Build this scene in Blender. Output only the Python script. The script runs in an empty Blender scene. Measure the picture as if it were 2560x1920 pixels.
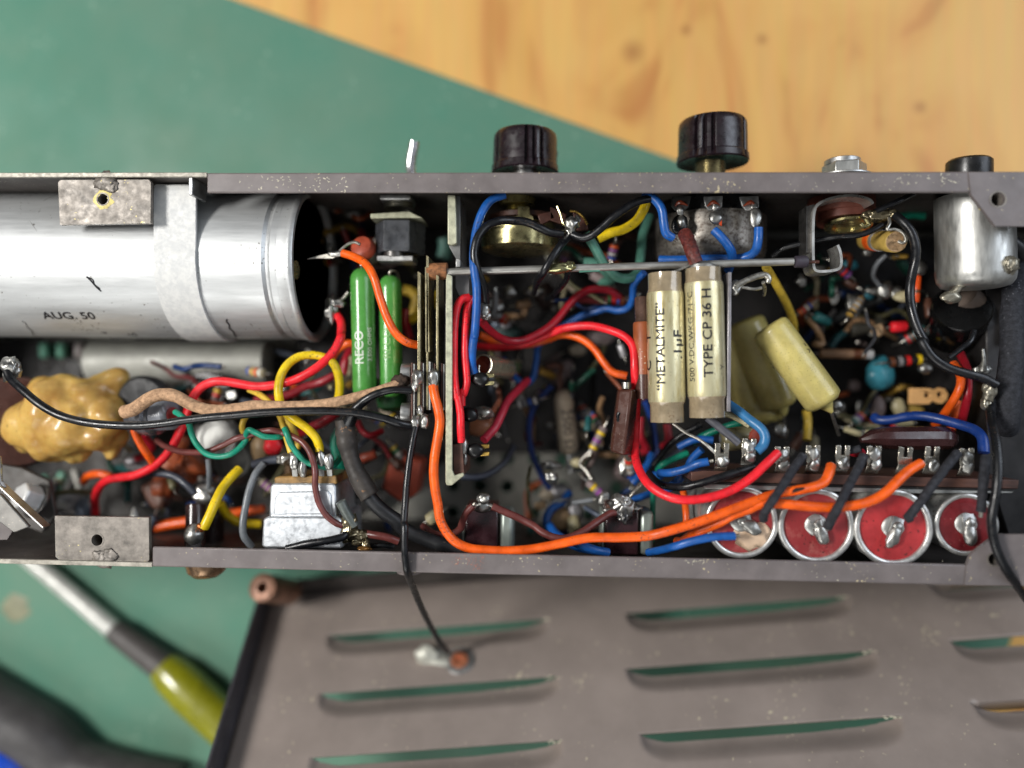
import bpy, bmesh, math, random
from mathutils import Vector, Matrix, noise
random.seed(7)
# ---------------------------------------------------------------- camera, light, exposure
scene = bpy.context.scene
COL = scene.collection
MM = 0.001
HC = 231.0                       # camera height over the rim of the chassis, mm
_R = Matrix.Rotation(math.radians(0.65), 3, 'Z') @ Matrix.Rotation(math.radians(2.6), 3, 'Y')
_C = _R @ Vector((0, 0, HC))
cam_data = bpy.data.cameras.new('camera')
cam_data.sensor_width = 36.0
cam_data.lens = 36.0 * HC / 320.0
cam_data.clip_start = 0.005
cam_data.clip_end = 20.0
cam_data.dof.use_dof = True
cam_data.dof.focus_distance = (HC + 9.0) * MM
cam_data.dof.aperture_fstop = 2.3
cam = bpy.data.objects.new('camera', cam_data)
COL.objects.link(cam)
cam.matrix_world = Matrix.Translation(_C * MM) @ _R.to_4x4()
scene.camera = cam

world = bpy.data.worlds.new('World')
scene.world = world
world.use_nodes = True
_bg = world.node_tree.nodes['Background']
_tc = world.node_tree.nodes.new('ShaderNodeTexCoord')
_sx = world.node_tree.nodes.new('ShaderNodeSeparateXYZ')
_rp = world.node_tree.nodes.new('ShaderNodeValToRGB')
_rp.color_ramp.elements[0].position = 0.0
_rp.color_ramp.elements[0].color = (0.10, 0.09, 0.08, 1)
_rp.color_ramp.elements[1].position = 1.0
_rp.color_ramp.elements[1].color = (0.80, 0.84, 0.88, 1)
world.node_tree.links.new(_tc.outputs['Generated'], _sx.inputs[0])
world.node_tree.links.new(_sx.outputs['Z'], _rp.inputs[0])
world.node_tree.links.new(_rp.outputs[0], _bg.inputs['Color'])
_bg.inputs['Strength'].default_value = 0.34

def area(name, loc, target, sx, sy, power, col):
    d = bpy.data.lights.new(name, 'AREA')
    d.shape = 'RECTANGLE'; d.size = sx; d.size_y = sy
    d.energy = power; d.color = col
    o = bpy.data.objects.new(name, d); COL.objects.link(o)
    o.location = Vector(loc) * MM
    o.rotation_euler = (Vector(target) - Vector(loc)).to_track_quat('-Z', 'Y').to_euler()
    return o
area('workshop_lamp', (-540, 90, 600), (-40, 0, -20), 0.24, 0.16, 7.6, (1.0, 0.975, 0.94))
area('fill_light', (-260, -620, 420), (-20, -60, -60), 0.6, 0.35, 2.6, (1.0, 0.99, 0.96))  # soft fill added out of view to brighten the lower-left mat
area('window_light', (620, 260, 420), (40, 0, -20), 0.55, 0.45, 3.2, (0.80, 0.88, 1.0))

scene.view_settings.view_transform = 'Standard'
scene.view_settings.look = 'None'
scene.view_settings.gamma = 1.0
scene.view_settings.exposure = 0.0
scene.view_settings.use_curve_mapping = False
scene.render.engine = 'CYCLES'
scene.cycles.max_bounces = 8
scene.cycles.use_denoising = True

# ---------------------------------------------------------------- where a seen point lies in space
VIEWS = {'A': (0, 400, 3.456), 'B': (640, 400, 3.456), 'C': (1280, 400, 3.456), 'D': (1920, 400, 3.456),
         'E': (0, 840, 3.456), 'F': (640, 840, 3.456), 'G': (1280, 840, 3.456), 'H': (1920, 840, 3.456),
         'I': (0, 1280, 2.592), 'J': (853, 1280, 2.592), 'K': (1706, 1280, 2.592),
         'L': (0, 0, 1.728), 'M': (1280, 0, 1.728), 'N': (1120, 620, 4.424), 'O': (1120, 960, 4.424),
         'Q': (300, 860, 4.424), 'R': (300, 1080, 4.424), 'S': (1840, 620, 4.424),
         'V': (0, 0, 0.8641), 'P': (0, 0, 1.0)}

def ray(px, py):
    return (_R @ Vector(((px - 1280) / 8 / HC, (960 - py) / 8 / HC, -1)))

def at(v, X, Y, z):
    """mm point at height z (0 = chassis rim) seen at X, Y of view v"""
    ox, oy, s = VIEWS[v]
    d = ray(ox + X / s, oy + Y / s)
    return _C + d * ((z - _C.z) / d.z)

def mmpx(z):
    return (HC - z) / HC / 8.0

# ---------------------------------------------------------------- materials
MATS = {}
def lin(c):
    return tuple(((v / 255 + 0.055) / 1.055) ** 2.4 if v > 10 else v / 255 / 12.92 for v in c)

def mat(name, rgb, rough=0.5, metal=0.0, var=0.12, vscale=150, bump=0.0, bscale=900, specks=0.0, speck_rgb=(200, 190, 170),
        sscale=700, rvar=0.12, coat=0.0, sss=0.0, trans=0.0, spec=0.5, stretch=None, rgb2=None, patch=0.5, patch_w=0.08, aniso=0.0, ior=1.45):
    if name in MATS: return MATS[name]
    m = bpy.data.materials.new(name); m.use_nodes = True
    nt = m.node_tree; N = nt.nodes; L = nt.links
    b = N['Principled BSDF']
    tc = N.new('ShaderNodeTexCoord'); mp = N.new('ShaderNodeMapping')
    L.new(tc.outputs['Object'], mp.inputs[0])
    if stretch: mp.inputs['Scale'].default_value = stretch
    n1 = N.new('ShaderNodeTexNoise'); n1.inputs['Scale'].default_value = vscale; n1.inputs['Detail'].default_value = 6
    n1.inputs['Roughness'].default_value = 0.65
    L.new(mp.outputs[0], n1.inputs['Vector'])
    base = lin(rgb)
    cr = N.new('ShaderNodeValToRGB')
    lo = tuple(max(0, c * (1 - 2.2 * var)) for c in base) + (1,)
    hi = tuple(min(1, c * (1 + 1.8 * var)) for c in base) + (1,)
    cr.color_ramp.elements[0].color = lo; cr.color_ramp.elements[0].position = 0.3
    cr.color_ramp.elements[1].color = hi; cr.color_ramp.elements[1].position = 0.7
    if rgb2:
        b2 = lin(rgb2) + (1,)
        cr.color_ramp.elements[0].color = b2; cr.color_ramp.elements[0].position = patch - patch_w
        cr.color_ramp.elements[1].color = base + (1,); cr.color_ramp.elements[1].position = patch + patch_w
    L.new(n1.outputs['Fac'], cr.inputs[0])
    out = cr.outputs[0]
    if specks > 0:
        v = N.new('ShaderNodeTexNoise'); v.inputs['Scale'].default_value = sscale * 2.0; v.inputs['Detail'].default_value = 1
        L.new(tc.outputs['Object'], v.inputs['Vector'])
        v2 = N.new('ShaderNodeTexNoise'); v2.inputs['Scale'].default_value = 70; v2.inputs['Detail'].default_value = 2
        L.new(tc.outputs['Object'], v2.inputs['Vector'])
        ma = N.new('ShaderNodeMath'); ma.operation = 'MULTIPLY_ADD'; ma.inputs[1].default_value = 0.55; L.new(v2.outputs['Fac'], ma.inputs[0]); L.new(v.outputs['Fac'], ma.inputs[2])
        r2 = N.new('ShaderNodeMapRange'); r2.inputs[1].default_value = 1.075 - specks * 0.13; r2.inputs[2].default_value = 1.135 - specks * 0.13
        r2.inputs[4].default_value = 0.75
        L.new(ma.outputs[0], r2.inputs[0])
        mx = N.new('ShaderNodeMix'); mx.data_type = 'RGBA'
        L.new(r2.outputs[0], mx.inputs[0]); L.new(out, mx.inputs[6]); mx.inputs[7].default_value = lin(speck_rgb) + (1,)
        out = mx.outputs[2]
    L.new(out, b.inputs['Base Color'])
    b.inputs['Metallic'].default_value = metal
    rr = N.new('ShaderNodeMapRange'); rr.inputs[1].default_value = 0.3; rr.inputs[2].default_value = 0.7
    rr.inputs[3].default_value = max(0.03, rough - rvar); rr.inputs[4].default_value = min(1, rough + rvar)
    n3 = N.new('ShaderNodeTexNoise'); n3.inputs['Scale'].default_value = vscale * 2.3; n3.inputs['Detail'].default_value = 5
    L.new(mp.outputs[0], n3.inputs['Vector']); L.new(n3.outputs['Fac'], rr.inputs[0]); L.new(rr.outputs[0], b.inputs['Roughness'])
    b.inputs['Specular IOR Level'].default_value = spec
    b.inputs['IOR'].default_value = ior
    b.inputs['Anisotropic'].default_value = aniso
    if coat: b.inputs['Coat Weight'].default_value = coat; b.inputs['Coat Roughness'].default_value = 0.12
    if sss:
        b.inputs['Subsurface Weight'].default_value = sss; b.inputs['Subsurface Radius'].default_value = (1, .6, .3)
        b.inputs['Subsurface Scale'].default_value = 0.003
    if trans: b.inputs['Transmission Weight'].default_value = trans
    if bump > 0:
        nb = N.new('ShaderNodeTexNoise'); nb.inputs['Scale'].default_value = bscale; nb.inputs['Detail'].default_value = 4
        L.new(mp.outputs[0], nb.inputs['Vector'])
        bp = N.new('ShaderNodeBump'); bp.inputs['Strength'].default_value = 1.0; bp.inputs['Distance'].default_value = bump * MM
        L.new(nb.outputs['Fac'], bp.inputs['Height']); L.new(bp.outputs[0], b.inputs['Normal'])
    MATS[name] = m
    return m

def wire_mat(name, rgb, rough=0.32):
    return mat(name, rgb, rough + 0.05, var=0.16, vscale=170, bump=0.05, bscale=420, specks=0.8, speck_rgb=(60, 48, 40), sscale=800, rvar=0.14, spec=0.5)

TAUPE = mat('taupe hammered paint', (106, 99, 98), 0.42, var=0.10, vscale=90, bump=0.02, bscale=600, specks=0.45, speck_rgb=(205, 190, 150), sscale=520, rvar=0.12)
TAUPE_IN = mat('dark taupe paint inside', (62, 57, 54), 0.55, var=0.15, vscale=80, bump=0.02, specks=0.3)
BARE = mat('bare worn steel', (118, 112, 105), 0.5, 0.3, var=0.25, vscale=220, bump=0.05, bscale=700, specks=0.5, speck_rgb=(210, 195, 130), sscale=500)
ZINC = mat('dull zinc plate', (178, 178, 176), 0.42, 0.9, var=0.16, vscale=260, bump=0.015, rgb2=None)
ZINC_MOTTLED = mat('mottled zinc strap', (200, 200, 197), 0.66, 0.12, vscale=420, bump=0.015, rgb2=(186, 187, 186), patch=0.5, patch_w=0.10)
ALU = mat('brushed aluminium can', (190, 192, 192), 0.46, 0.62, var=0.05, vscale=420, bump=0.006, bscale=900, rvar=0.06, stretch=(0.12, 1, 1), specks=0.55, speck_rgb=(95, 92, 85), sscale=420)
ALU_SAT = mat('satin aluminium', (176, 176, 172), 0.42, 0.8, var=0.12, vscale=300, bump=0.02, stretch=(1, 0.25, 1), specks=0.2, speck_rgb=(90, 85, 75))
TIN = mat('mottled tinned drum', (132, 127, 120), 0.42, 0.7, vscale=900, bump=0.02, rgb2=(76, 66, 58), patch=0.45, patch_w=0.10)
BRASS = mat('tarnished pale brass', (186, 176, 128), 0.30, 0.9, var=0.25, vscale=200, bump=0.02)
GOLD = mat('yellow gold plate', (196, 162, 84), 0.3, 0.9, var=0.2)
SOLDER = mat('solder', (170, 169, 164), 0.38, 0.95, var=0.22, vscale=380, bump=0.10, bscale=420, rvar=0.12)
LEAD = mat('tinned copper lead', (186, 182, 172), 0.34, 0.9, var=0.2, vscale=400)
ROD = mat('grey nickel rod', (176, 174, 168), 0.42, 0.8, var=0.12, vscale=300, bump=0.02, stretch=(0.3, 1, 1))
CREAM = mat('yellowed cadmium plate', (176, 176, 152), 0.48, 0.45, var=0.16, vscale=420, bump=0.03, specks=0.6, speck_rgb=(110, 112, 92), sscale=1100)
DKSTEEL = mat('dark steel', (92, 90, 88), 0.4, 0.85, var=0.2, vscale=200)
BAKELITE = mat('black brown bakelite', (32, 22, 27), 0.3, var=0.3, vscale=200, bump=0.012, bscale=800, spec=0.6, specks=0.25, speck_rgb=(110, 100, 92), sscale=900)
BLACK = wire_mat('black pvc', (17, 18, 21), 0.28)
BLACKM = mat('black moulded', (20, 20, 21), 0.35, var=0.3, bump=0.02, specks=0.35, speck_rgb=(120, 115, 105), sscale=900)
BLACKDISC = mat('black fibre disc', (16, 17, 22), 0.8, var=0.25, spec=0.15, specks=0.35, speck_rgb=(150, 150, 150), sscale=1200)
RED = wire_mat('red pvc', (226, 36, 46))
DRED = wire_mat('dark red pvc', (150, 22, 36))
PINK = wire_mat('faded red pvc', (186, 42, 62), 0.38)
ORANGE = wire_mat('orange pvc', (236, 92, 22))
YEL = wire_mat('yellow pvc', (222, 190, 26))
YEL2 = wire_mat('pale yellow pvc', (205, 172, 62))
BLUE = wire_mat('blue pvc', (24, 82, 154), 0.34)
DBLUE = wire_mat('deep blue pvc', (20, 52, 118), 0.34)
GREEN = wire_mat('teal green pvc', (18, 128, 102))
GGREEN = wire_mat('grey green pvc', (72, 120, 104), 0.4)
BROWNW = wire_mat('brown pvc', (98, 50, 46))
GREYW = wire_mat('clear grey sleeving', (112, 116, 120), 0.3)
CREAMW = wire_mat('cream pvc', (188, 178, 140))
FABRIC = mat('tan braided cloth', (176, 142, 112), 0.9, var=0.22, vscale=700, bump=0.22, bscale=1300, specks=0.6, speck_rgb=(96, 72, 56), sscale=1500, spec=0.15)
BRAID = mat('black braided cloth', (44, 45, 50), 0.75, var=0.25, vscale=700, bump=0.22, bscale=1500, spec=0.3, specks=0.3, speck_rgb=(110, 110, 115))
BRBROWN = mat('brown braided cloth', (92, 40, 34), 0.45, var=0.4, vscale=900, bump=0.35, bscale=1300, spec=0.5)
TAPE = mat('old cracked rubber sleeve', (52, 47, 43), 0.6, var=0.25, vscale=180, bump=0.12, bscale=380, specks=0.55, speck_rgb=(130, 96, 66), sscale=330)
GREENR = mat('green vitreous enamel', (74, 142, 62), 0.28, var=0.08, vscale=150, bump=0.02, coat=0.4)
DGREEN = mat('dark green enamel', (30, 72, 38), 0.3, var=0.1)
PAXOLIN = mat('brown paxolin', (80, 52, 42), 0.5, var=0.25, vscale=300, bump=0.03, stretch=(0.2, 1, 4))
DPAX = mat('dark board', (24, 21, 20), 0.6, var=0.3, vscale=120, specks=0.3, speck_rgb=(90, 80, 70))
BROWNM = mat('brown moulded mica', (72, 44, 36), 0.28, var=0.12, vscale=160, bump=0.015, coat=0.3, specks=0.25, speck_rgb=(190, 170, 150), sscale=1200)
WAX = mat('amber wax', (196, 162, 88), 0.36, vscale=75, bump=0.3, bscale=240, sss=0.35, rgb2=(160, 118, 56), patch=0.46, patch_w=0.14, coat=0.2, specks=0.3, speck_rgb=(90, 60, 30), sscale=500)
REDFACE = mat('red rubber disc', (136, 42, 44), 0.5, rgb2=(158, 84, 78), patch=0.40, patch_w=0.08, vscale=180, bump=0.04, specks=0.6, speck_rgb=(70, 30, 28), sscale=520)
REDFACE2 = mat('dark maroon rubber disc', (104, 30, 34), 0.36, var=0.2, vscale=180, bump=0.03, specks=0.3, speck_rgb=(160, 110, 100), sscale=520)
CHAMP = mat('champagne foil tube', (204, 197, 160), 0.32, 0.5, vscale=260, bump=0.03, rgb2=(166, 148, 94), patch=0.42, patch_w=0.12, stretch=(1, 0.22, 1), coat=0.5, specks=0.3, speck_rgb=(110, 90, 50), sscale=500)
CLEARWRAP = mat('amber clear wrap end', (150, 134, 108), 0.16, 0.1, var=0.15, vscale=200, coat=0.9, specks=0.2, speck_rgb=(90, 60, 40))
YWAX = mat('waxed yellow paper tube', (186, 172, 104), 0.34, var=0.10, vscale=120, bump=0.03, specks=0.55, speck_rgb=(100, 86, 40), sscale=1300, sss=0.1, coat=0.3)
OCHRE = mat('ochre resistor body', (170, 142, 72), 0.45, var=0.12, vscale=220, bump=0.02)
PEACH = mat('pinkish ceramic face', (190, 158, 120), 0.6, var=0.15, vscale=500, bump=0.03, specks=0.5, speck_rgb=(140, 90, 60))
CERAM = mat('grey white ceramic', (150, 138, 120), 0.6, var=0.18, vscale=120, bump=0.03)
INK = mat('black ink', (24, 22, 26), 0.5, var=0.1)
INKW = mat('white ink', (205, 215, 200), 0.6, var=0.1)
INKP = mat('pale green ink', (130, 175, 110), 0.6, var=0.1)
TEALB = mat('turquoise dipped body', (58, 132, 148), 0.3, var=0.15)
PINKGREY = mat('pinkish grey body', (134, 118, 116), 0.45, var=0.2)
RUBBERO = mat('orange brown rubber', (150, 74, 40), 0.5, var=0.3, vscale=120, bump=0.1, specks=0.4, speck_rgb=(70, 40, 30))
BRICK = mat('brick red moulded body', (160, 70, 48), 0.42, var=0.18, vscale=200, bump=0.03)
TAN = mat('tan fibre board', (214, 164, 104), 0.6, var=0.06)
COPPER = mat('copper strands', (190, 110, 60), 0.35, 0.8, var=0.25, vscale=600, bump=0.3, bscale=900)
CORK = mat('cork brown bush', (134, 88, 54), 0.8, var=0.35, vscale=500, bump=0.12, bscale=900)
FLOORM = mat('pale grey base plate', (140, 138, 130), 0.5, 0.25, var=0.12, vscale=45, bump=0.02)
WASHER = mat('bright zinc', (215, 215, 218), 0.2, 0.95, var=0.08)
COVERP = mat('taupe cover paint', (138, 127, 120), 0.42, var=0.08, vscale=28, bump=0.012, bscale=900, specks=0.42, speck_rgb=(205, 195, 165), sscale=330, rvar=0.08)
PAINTY = mat('yellow paint trace', (206, 190, 118), 0.6, var=0.2, vscale=500)
EDGE = mat('grey bare edge', (150, 145, 134), 0.5, 0.3, var=0.2, vscale=400)
DUST = mat('chipped bare edge', (205, 198, 175), 0.55, 0.2, var=0.2)
BANDS = {k: mat(k + ' band paint', v, 0.4, var=0.08) for k, v in dict(yellow=(214, 180, 30), violet=(134, 72, 140), red=(196, 30, 30), brown=(96, 54, 30),
         grey=(130, 128, 128), orange=(214, 84, 22), black=(20, 20, 20), white=(200, 196, 188), blue=(40, 80, 160), green=(30, 110, 60), gold=(190, 150, 60), silver=(170, 170, 170)).items()}

# ---------------------------------------------------------------- geometry
def frame(axis, hint=None):
    a = Vector(axis).normalized()
    h = Vector(hint) if hint is not None else (Vector((0, 0, 1)) if abs(a.z) < 0.9 else Vector((0, 1, 0)))
    u = (h - a * h.dot(a)).normalized()
    return a, u, a.cross(u)

class G:
    """collects faces in mm world coordinates, then becomes one mesh object"""
    def __init__(s): s.v = []; s.f = []
    def add(s, vs, fs):
        k = len(s.v); s.v += [Vector(p) for p in vs]; s.f += [[i + k for i in f] for f in fs]; return s
    def box(s, c, size, ax=None):
        c = Vector(c); x, y, z = [Vector(e) for e in (ax or ((1, 0, 0), (0, 1, 0), (0, 0, 1)))]
        hx, hy, hz = [d / 2 for d in size]
        vs = [c + x * i * hx + y * j * hy + z * k * hz for k in (-1, 1) for j in (-1, 1) for i in (-1, 1)]
        return s.add(vs, [(0, 2, 3, 1), (4, 5, 7, 6), (0, 1, 5, 4), (2, 6, 7, 3), (0, 4, 6, 2), (1, 3, 7, 5)])
    def lathe(s, prof, o, axis, seg=32, hint=None, wob=0.0, cap=True):
        a, u, w = frame(axis, hint); o = Vector(o); vs = []; fs = []; n = seg
        for j, (r, h) in enumerate(prof):
            for i in range(n):
                t = 2 * math.pi * i / n
                rr = r * (1 + (wob * noise.noise(Vector((math.cos(t) * 2, math.sin(t) * 2, h * 0.35))) if wob else 0))
                vs.append(o + a * h + (u * math.cos(t) + w * math.sin(t)) * rr)
        for j in range(len(prof) - 1):
            for i in range(n):
                i2 = (i + 1) % n
                fs.append((j * n + i, j * n + i2, (j + 1) * n + i2, (j + 1) * n + i))
        if prof[0][0] > 1e-6 and cap: fs.append(tuple(reversed(range(n))))
        if prof[-1][0] > 1e-6 and cap: fs.append(tuple((len(prof) - 1) * n + i for i in range(n)))
        return s.add(vs, fs)
    def cyl(s, p, q, r, seg=24, r2=None, ch=0.0):
        p = Vector(p); q = Vector(q); h = (q - p).length; r2 = r if r2 is None else r2
        if ch: prof = [(r - ch, 0), (r, ch), (r2, h - ch), (r2 - ch, h)]
        else: prof = [(r, 0), (r2, h)]
        return s.lathe(prof, p, q - p, seg)
    def tube(s, pts, r, seg=12, sub=7, wob=0.0, closed=False, flat=None):
        P = [Vector(p) for p in pts]
        if len(P) > 2:
            E = [2 * P[0] - P[1]] + P + [2 * P[-1] - P[-2]]; Q = []
            for i in range(1, len(E) - 2):
                p0, p1, p2, p3 = E[i - 1], E[i], E[i + 1], E[i + 2]
                for k in range(sub):
                    t = k / sub
                    Q.append(0.5 * ((2 * p1) + (p2 - p0) * t + (2 * p0 - 5 * p1 + 4 * p2 - p3) * t * t + (3 * p1 - p0 - 3 * p2 + p3) * t ** 3))
            Q.append(P[-1]); P = Q
        n = len(P); rs = r if isinstance(r, (list, tuple)) else None
        T = [(P[min(i + 1, n - 1)] - P[max(i - 1, 0)]).normalized() for i in range(n)]
        _, u, _ = frame(T[0]); vs = []; fs = []
        for i in range(n):
            u = (u - T[i] * u.dot(T[i])).normalized(); w = T[i].cross(u)
            if rs:
                x = i / (n - 1) * (len(rs) - 1); k = min(int(x), len(rs) - 2); rr = rs[k] + (rs[k + 1] - rs[k]) * (x - k)
            else: rr = r
            if wob: rr *= 1 + wob * noise.noise(P[i] * 0.45)
            for k in range(seg):
                t = 2 * math.pi * k / seg
                c, d = math.cos(t), math.sin(t)
                vs.append(P[i] + (u * c + w * d * (flat or 1)) * rr)
        for i in range(n - 1):
            for k in range(seg):
                k2 = (k + 1) % seg
                fs.append((i * seg + k, i * seg + k2, (i + 1) * seg + k2, (i + 1) * seg + k))
        fs.append(tuple(reversed(range(seg)))); fs.append(tuple((n - 1) * seg + k for k in range(seg)))
        return s.add(vs, fs)
    def blob(s, c, r, sc=(1, 1, 1), amp=0.12, fr=0.5, sub=3, ax=None):
        bm = bmesh.new(); bmesh.ops.create_icosphere(bm, subdivisions=sub, radius=1.0)
        x, y, z = [Vector(e).normalized() for e in (ax or ((1, 0, 0), (0, 1, 0), (0, 0, 1)))]
        c = Vector(c); vs = []
        for v in bm.verts:
            d = v.co.copy(); k = 1 + amp * noise.noise(d * (1 / max(fr, .01)) * 0.8 + c * 0.37)
            vs.append(c + (x * d.x * sc[0] + y * d.y * sc[1] + z * d.z * sc[2]) * r * k)
        fs = [[v.index for v in f.verts] for f in bm.faces]; bm.free()
        return s.add(vs, fs)
    def prism(s, poly, depth, o=None):
        """poly: list of 3-D points (top face), extruded by vector depth"""
        n = len(poly); P = [Vector(p) for p in poly]; d = Vector(depth)
        vs = P + [p + d for p in P]
        fs = [tuple(range(n)), tuple(reversed(range(n, 2 * n)))] + [(i, (i + 1) % n, n + (i + 1) % n, n + i) for i in range(n)]
        return s.add(vs, fs)
    def ribbon(s, pts, width_vec, thick, sub=6, smooth=True):
        """flat strip following pts; width_vec across, thick mm thick"""
        P = [Vector(p) for p in pts]; W = Vector(width_vec)
        if smooth and len(P) > 2:
            E = [2 * P[0] - P[1]] + P + [2 * P[-1] - P[-2]]; Q = []
            for i in range(1, len(E) - 2):
                p0, p1, p2, p3 = E[i - 1:i + 3]
                for k in range(sub):
                    t = k / sub
                    Q.append(0.5 * ((2 * p1) + (p2 - p0) * t + (2 * p0 - 5 * p1 + 4 * p2 - p3) * t * t + (3 * p1 - p0 - 3 * p2 + p3) * t ** 3))
            Q.append(P[-1]); P = Q
        n = len(P); vs = []; fs = []
        for i in range(n):
            T = (P[min(i + 1, n - 1)] - P[max(i - 1, 0)]).normalized(); nn = T.cross(W).normalized() * thick / 2
            vs += [P[i] - W / 2 - nn, P[i] + W / 2 - nn, P[i] + W / 2 + nn, P[i] - W / 2 + nn]
        for i in range(n - 1):
            for k in range(4):
                k2 = (k + 1) % 4
                fs.append((i * 4 + k, i * 4 + k2, (i + 1) * 4 + k2, (i + 1) * 4 + k))
        fs += [(3, 2, 1, 0), tuple((n - 1) * 4 + k for k in range(4))]
        return s.add(vs, fs)
    def plate(s, outline, holes, thick, fr, seg=20):
        """flat plate with round holes. outline 2-D mm, holes (x, y, r), fr = (origin, x axis, y axis, z axis); top face at z = 0"""
        cu = bpy.data.curves.new('tmp', 'CURVE'); cu.dimensions = '2D'; cu.fill_mode = 'BOTH'; cu.extrude = thick / 2
        def spl(pts):
            sp = cu.splines.new('POLY'); sp.points.add(len(pts) - 1)
            for i, p in enumerate(pts): sp.points[i].co = (p[0], p[1], 0, 1)
            sp.use_cyclic_u = True
        spl(outline)
        for x, y, r in holes: spl([(x + r * math.cos(2 * math.pi * i / seg), y + r * math.sin(2 * math.pi * i / seg)) for i in range(seg)])
        o = bpy.data.objects.new('tmp', cu); COL.objects.link(o)
        dg = bpy.context.evaluated_depsgraph_get(); me = bpy.data.meshes.new_from_object(o.evaluated_get(dg))
        O, X, Y, Z = [Vector(e) for e in fr]
        s.add([O + X * v.co.x + Y * v.co.y + Z * (v.co.z - thick / 2) for v in me.vertices], [tuple(p.vertices) for p in me.polygons])
        bpy.data.objects.remove(o); bpy.data.curves.remove(cu); bpy.data.meshes.remove(me)
        return s
    def link(s, name, material, parent=None, bevel=0.0, smooth=40, origin=None, subsurf=0, weld=True):
        if parent is not None: og = Vector(parent['_o'])
        elif origin is not None: og = Vector(origin)
        else:
            xs = [v.x for v in s.v]; ys = [v.y for v in s.v]; zs = [v.z for v in s.v]
            og = Vector(((min(xs) + max(xs)) / 2, (min(ys) + max(ys)) / 2, min(zs)))
        me = bpy.data.meshes.new(name)
        me.from_pydata([tuple((v - og) * MM) for v in s.v], [], s.f)
        bm = bmesh.new(); bm.from_mesh(me)
        if weld: bmesh.ops.remove_doubles(bm, verts=bm.verts, dist=1e-7)
        bmesh.ops.recalc_face_normals(bm, faces=bm.faces); bm.to_mesh(me); bm.free()
        me.materials.append(material)
        o = bpy.data.objects.new(name, me); COL.objects.link(o)
        if parent is not None: o.parent = parent
        else: o.location = og * MM
        o['_o'] = list(og)
        me.shade_smooth()
        if smooth < 180 and hasattr(me, 'set_sharp_from_angle'): me.set_sharp_from_angle(angle=math.radians(smooth))
        if bevel:
            m = o.modifiers.new('edge', 'BEVEL'); m.width = bevel * MM; m.segments = 2; m.limit_method = 'ANGLE'; m.angle_limit = math.radians(35)
        if subsurf:
            m = o.modifiers.new('sub', 'SUBSURF'); m.levels = subsurf; m.render_levels = subsurf
        return o

def tag(o, label, cat, group=None, kind=None):
    o['label'] = label
    if cat: o['category'] = cat
    if group: o['group'] = group
    if kind: o['kind'] = kind
    return o

def thing(name, label, cat, origin, group=None):
    o = bpy.data.objects.new(name, None); COL.objects.link(o)
    o.empty_display_size = 0.003
    o.location = Vector(origin) * MM; o['_o'] = list(Vector(origin))
    return tag(o, label, cat, group)

def text_mesh(txt, size, extr=0.03, cuts=2, bold=0.0):
    cu = bpy.data.curves.new('tmp', 'FONT'); cu.body = txt; cu.size = size; cu.extrude = extr; cu.align_x = 'CENTER'; cu.align_y = 'CENTER'
    cu.resolution_u = 3
    o = bpy.data.objects.new('tmp', cu); COL.objects.link(o)
    dg = bpy.context.evaluated_depsgraph_get(); me = bpy.data.meshes.new_from_object(o.evaluated_get(dg))
    bm = bmesh.new(); bm.from_mesh(me)
    bmesh.ops.triangulate(bm, faces=bm.faces)
    for _ in range(cuts):
        es = [e for e in bm.edges if e.calc_length() > size * 0.16]
        if es: bmesh.ops.subdivide_edges(bm, edges=es, cuts=1)
        bmesh.ops.triangulate(bm, faces=bm.faces)
    vs0 = [v.co.copy() for v in bm.verts]; fs0 = [[v.index for v in f.verts] for f in bm.faces]; out = ([], [])
    offs = [(0, 0)] if not bold else [(0, 0), (bold, 0), (-bold, 0), (0, bold), (0, -bold)]
    for k, (dx, dy) in enumerate(offs):
        n0 = len(out[0]); out[0].extend([Vector((c.x + dx, c.y + dy, c.z + k * 0.006)) for c in vs0]); out[1].extend([[i + n0 for i in f] for f in fs0])
    bm.free(); bpy.data.objects.remove(o); bpy.data.curves.remove(cu); bpy.data.meshes.remove(me)
    return out

def text_cyl(txt, size, o, axis, r, up, parent, material=None, xs=1.0, bold=0.0, squash=1.0, name='printed_text'):
    """writing that runs along axis and wraps round a cylinder of radius r; o on the axis, up = direction from axis to the middle of the text"""
    a, u, w = frame(axis, up)     # text baseline direction a, radial u, text-up direction = u x a... choose below
    vs, fs = text_mesh(txt, size, bold=bold); t = u.cross(a); o = Vector(o); out = []
    for c in vs:
        th = c.y * squash / r; rr = r + 0.03 + c.z
        out.append(o + a * c.x * xs + (u * math.cos(th) + t * math.sin(th)) * rr)
    g = G(); g.add(out, fs)
    return g.link(name, material or INK, parent, smooth=180, weld=False)

# ---------------------------------------------------------------- repeated component builders
def pts(v, L):
    out = []
    for p in L:
        if isinstance(p[0], str): out.append(at(*p))
        else: out.append(at(v, *p))
    return out

def wire(label, material, wpx, v, L, name='insulated_wire', cat='wire', group=None, bare=(0, 0), wob=0.03, fact=None, seg=12):
    P = pts(v, L); zm = sum(p.z for p in P) / len(P); r = wpx / 2 * mmpx(zm)
    if fact: r = [r * f for f in fact]
    o = G().tube(P, r, seg=seg, wob=wob).link(name, material, smooth=60)
    tag(o, label, cat, group)
    r0 = r if not isinstance(r, list) else r[0]; r1 = r if not isinstance(r, list) else r[-1]
    for e, (k, a, b, rr) in enumerate(((bare[0], P[0], P[1], r0), (bare[1], P[-1], P[-2], r1))):
        if k:
            d = (a - b).normalized()
            G().tube([a - d * 0.6, a + d * k], rr * 0.45, seg=8).link('bare_end', LEAD, o)
    return o

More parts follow.
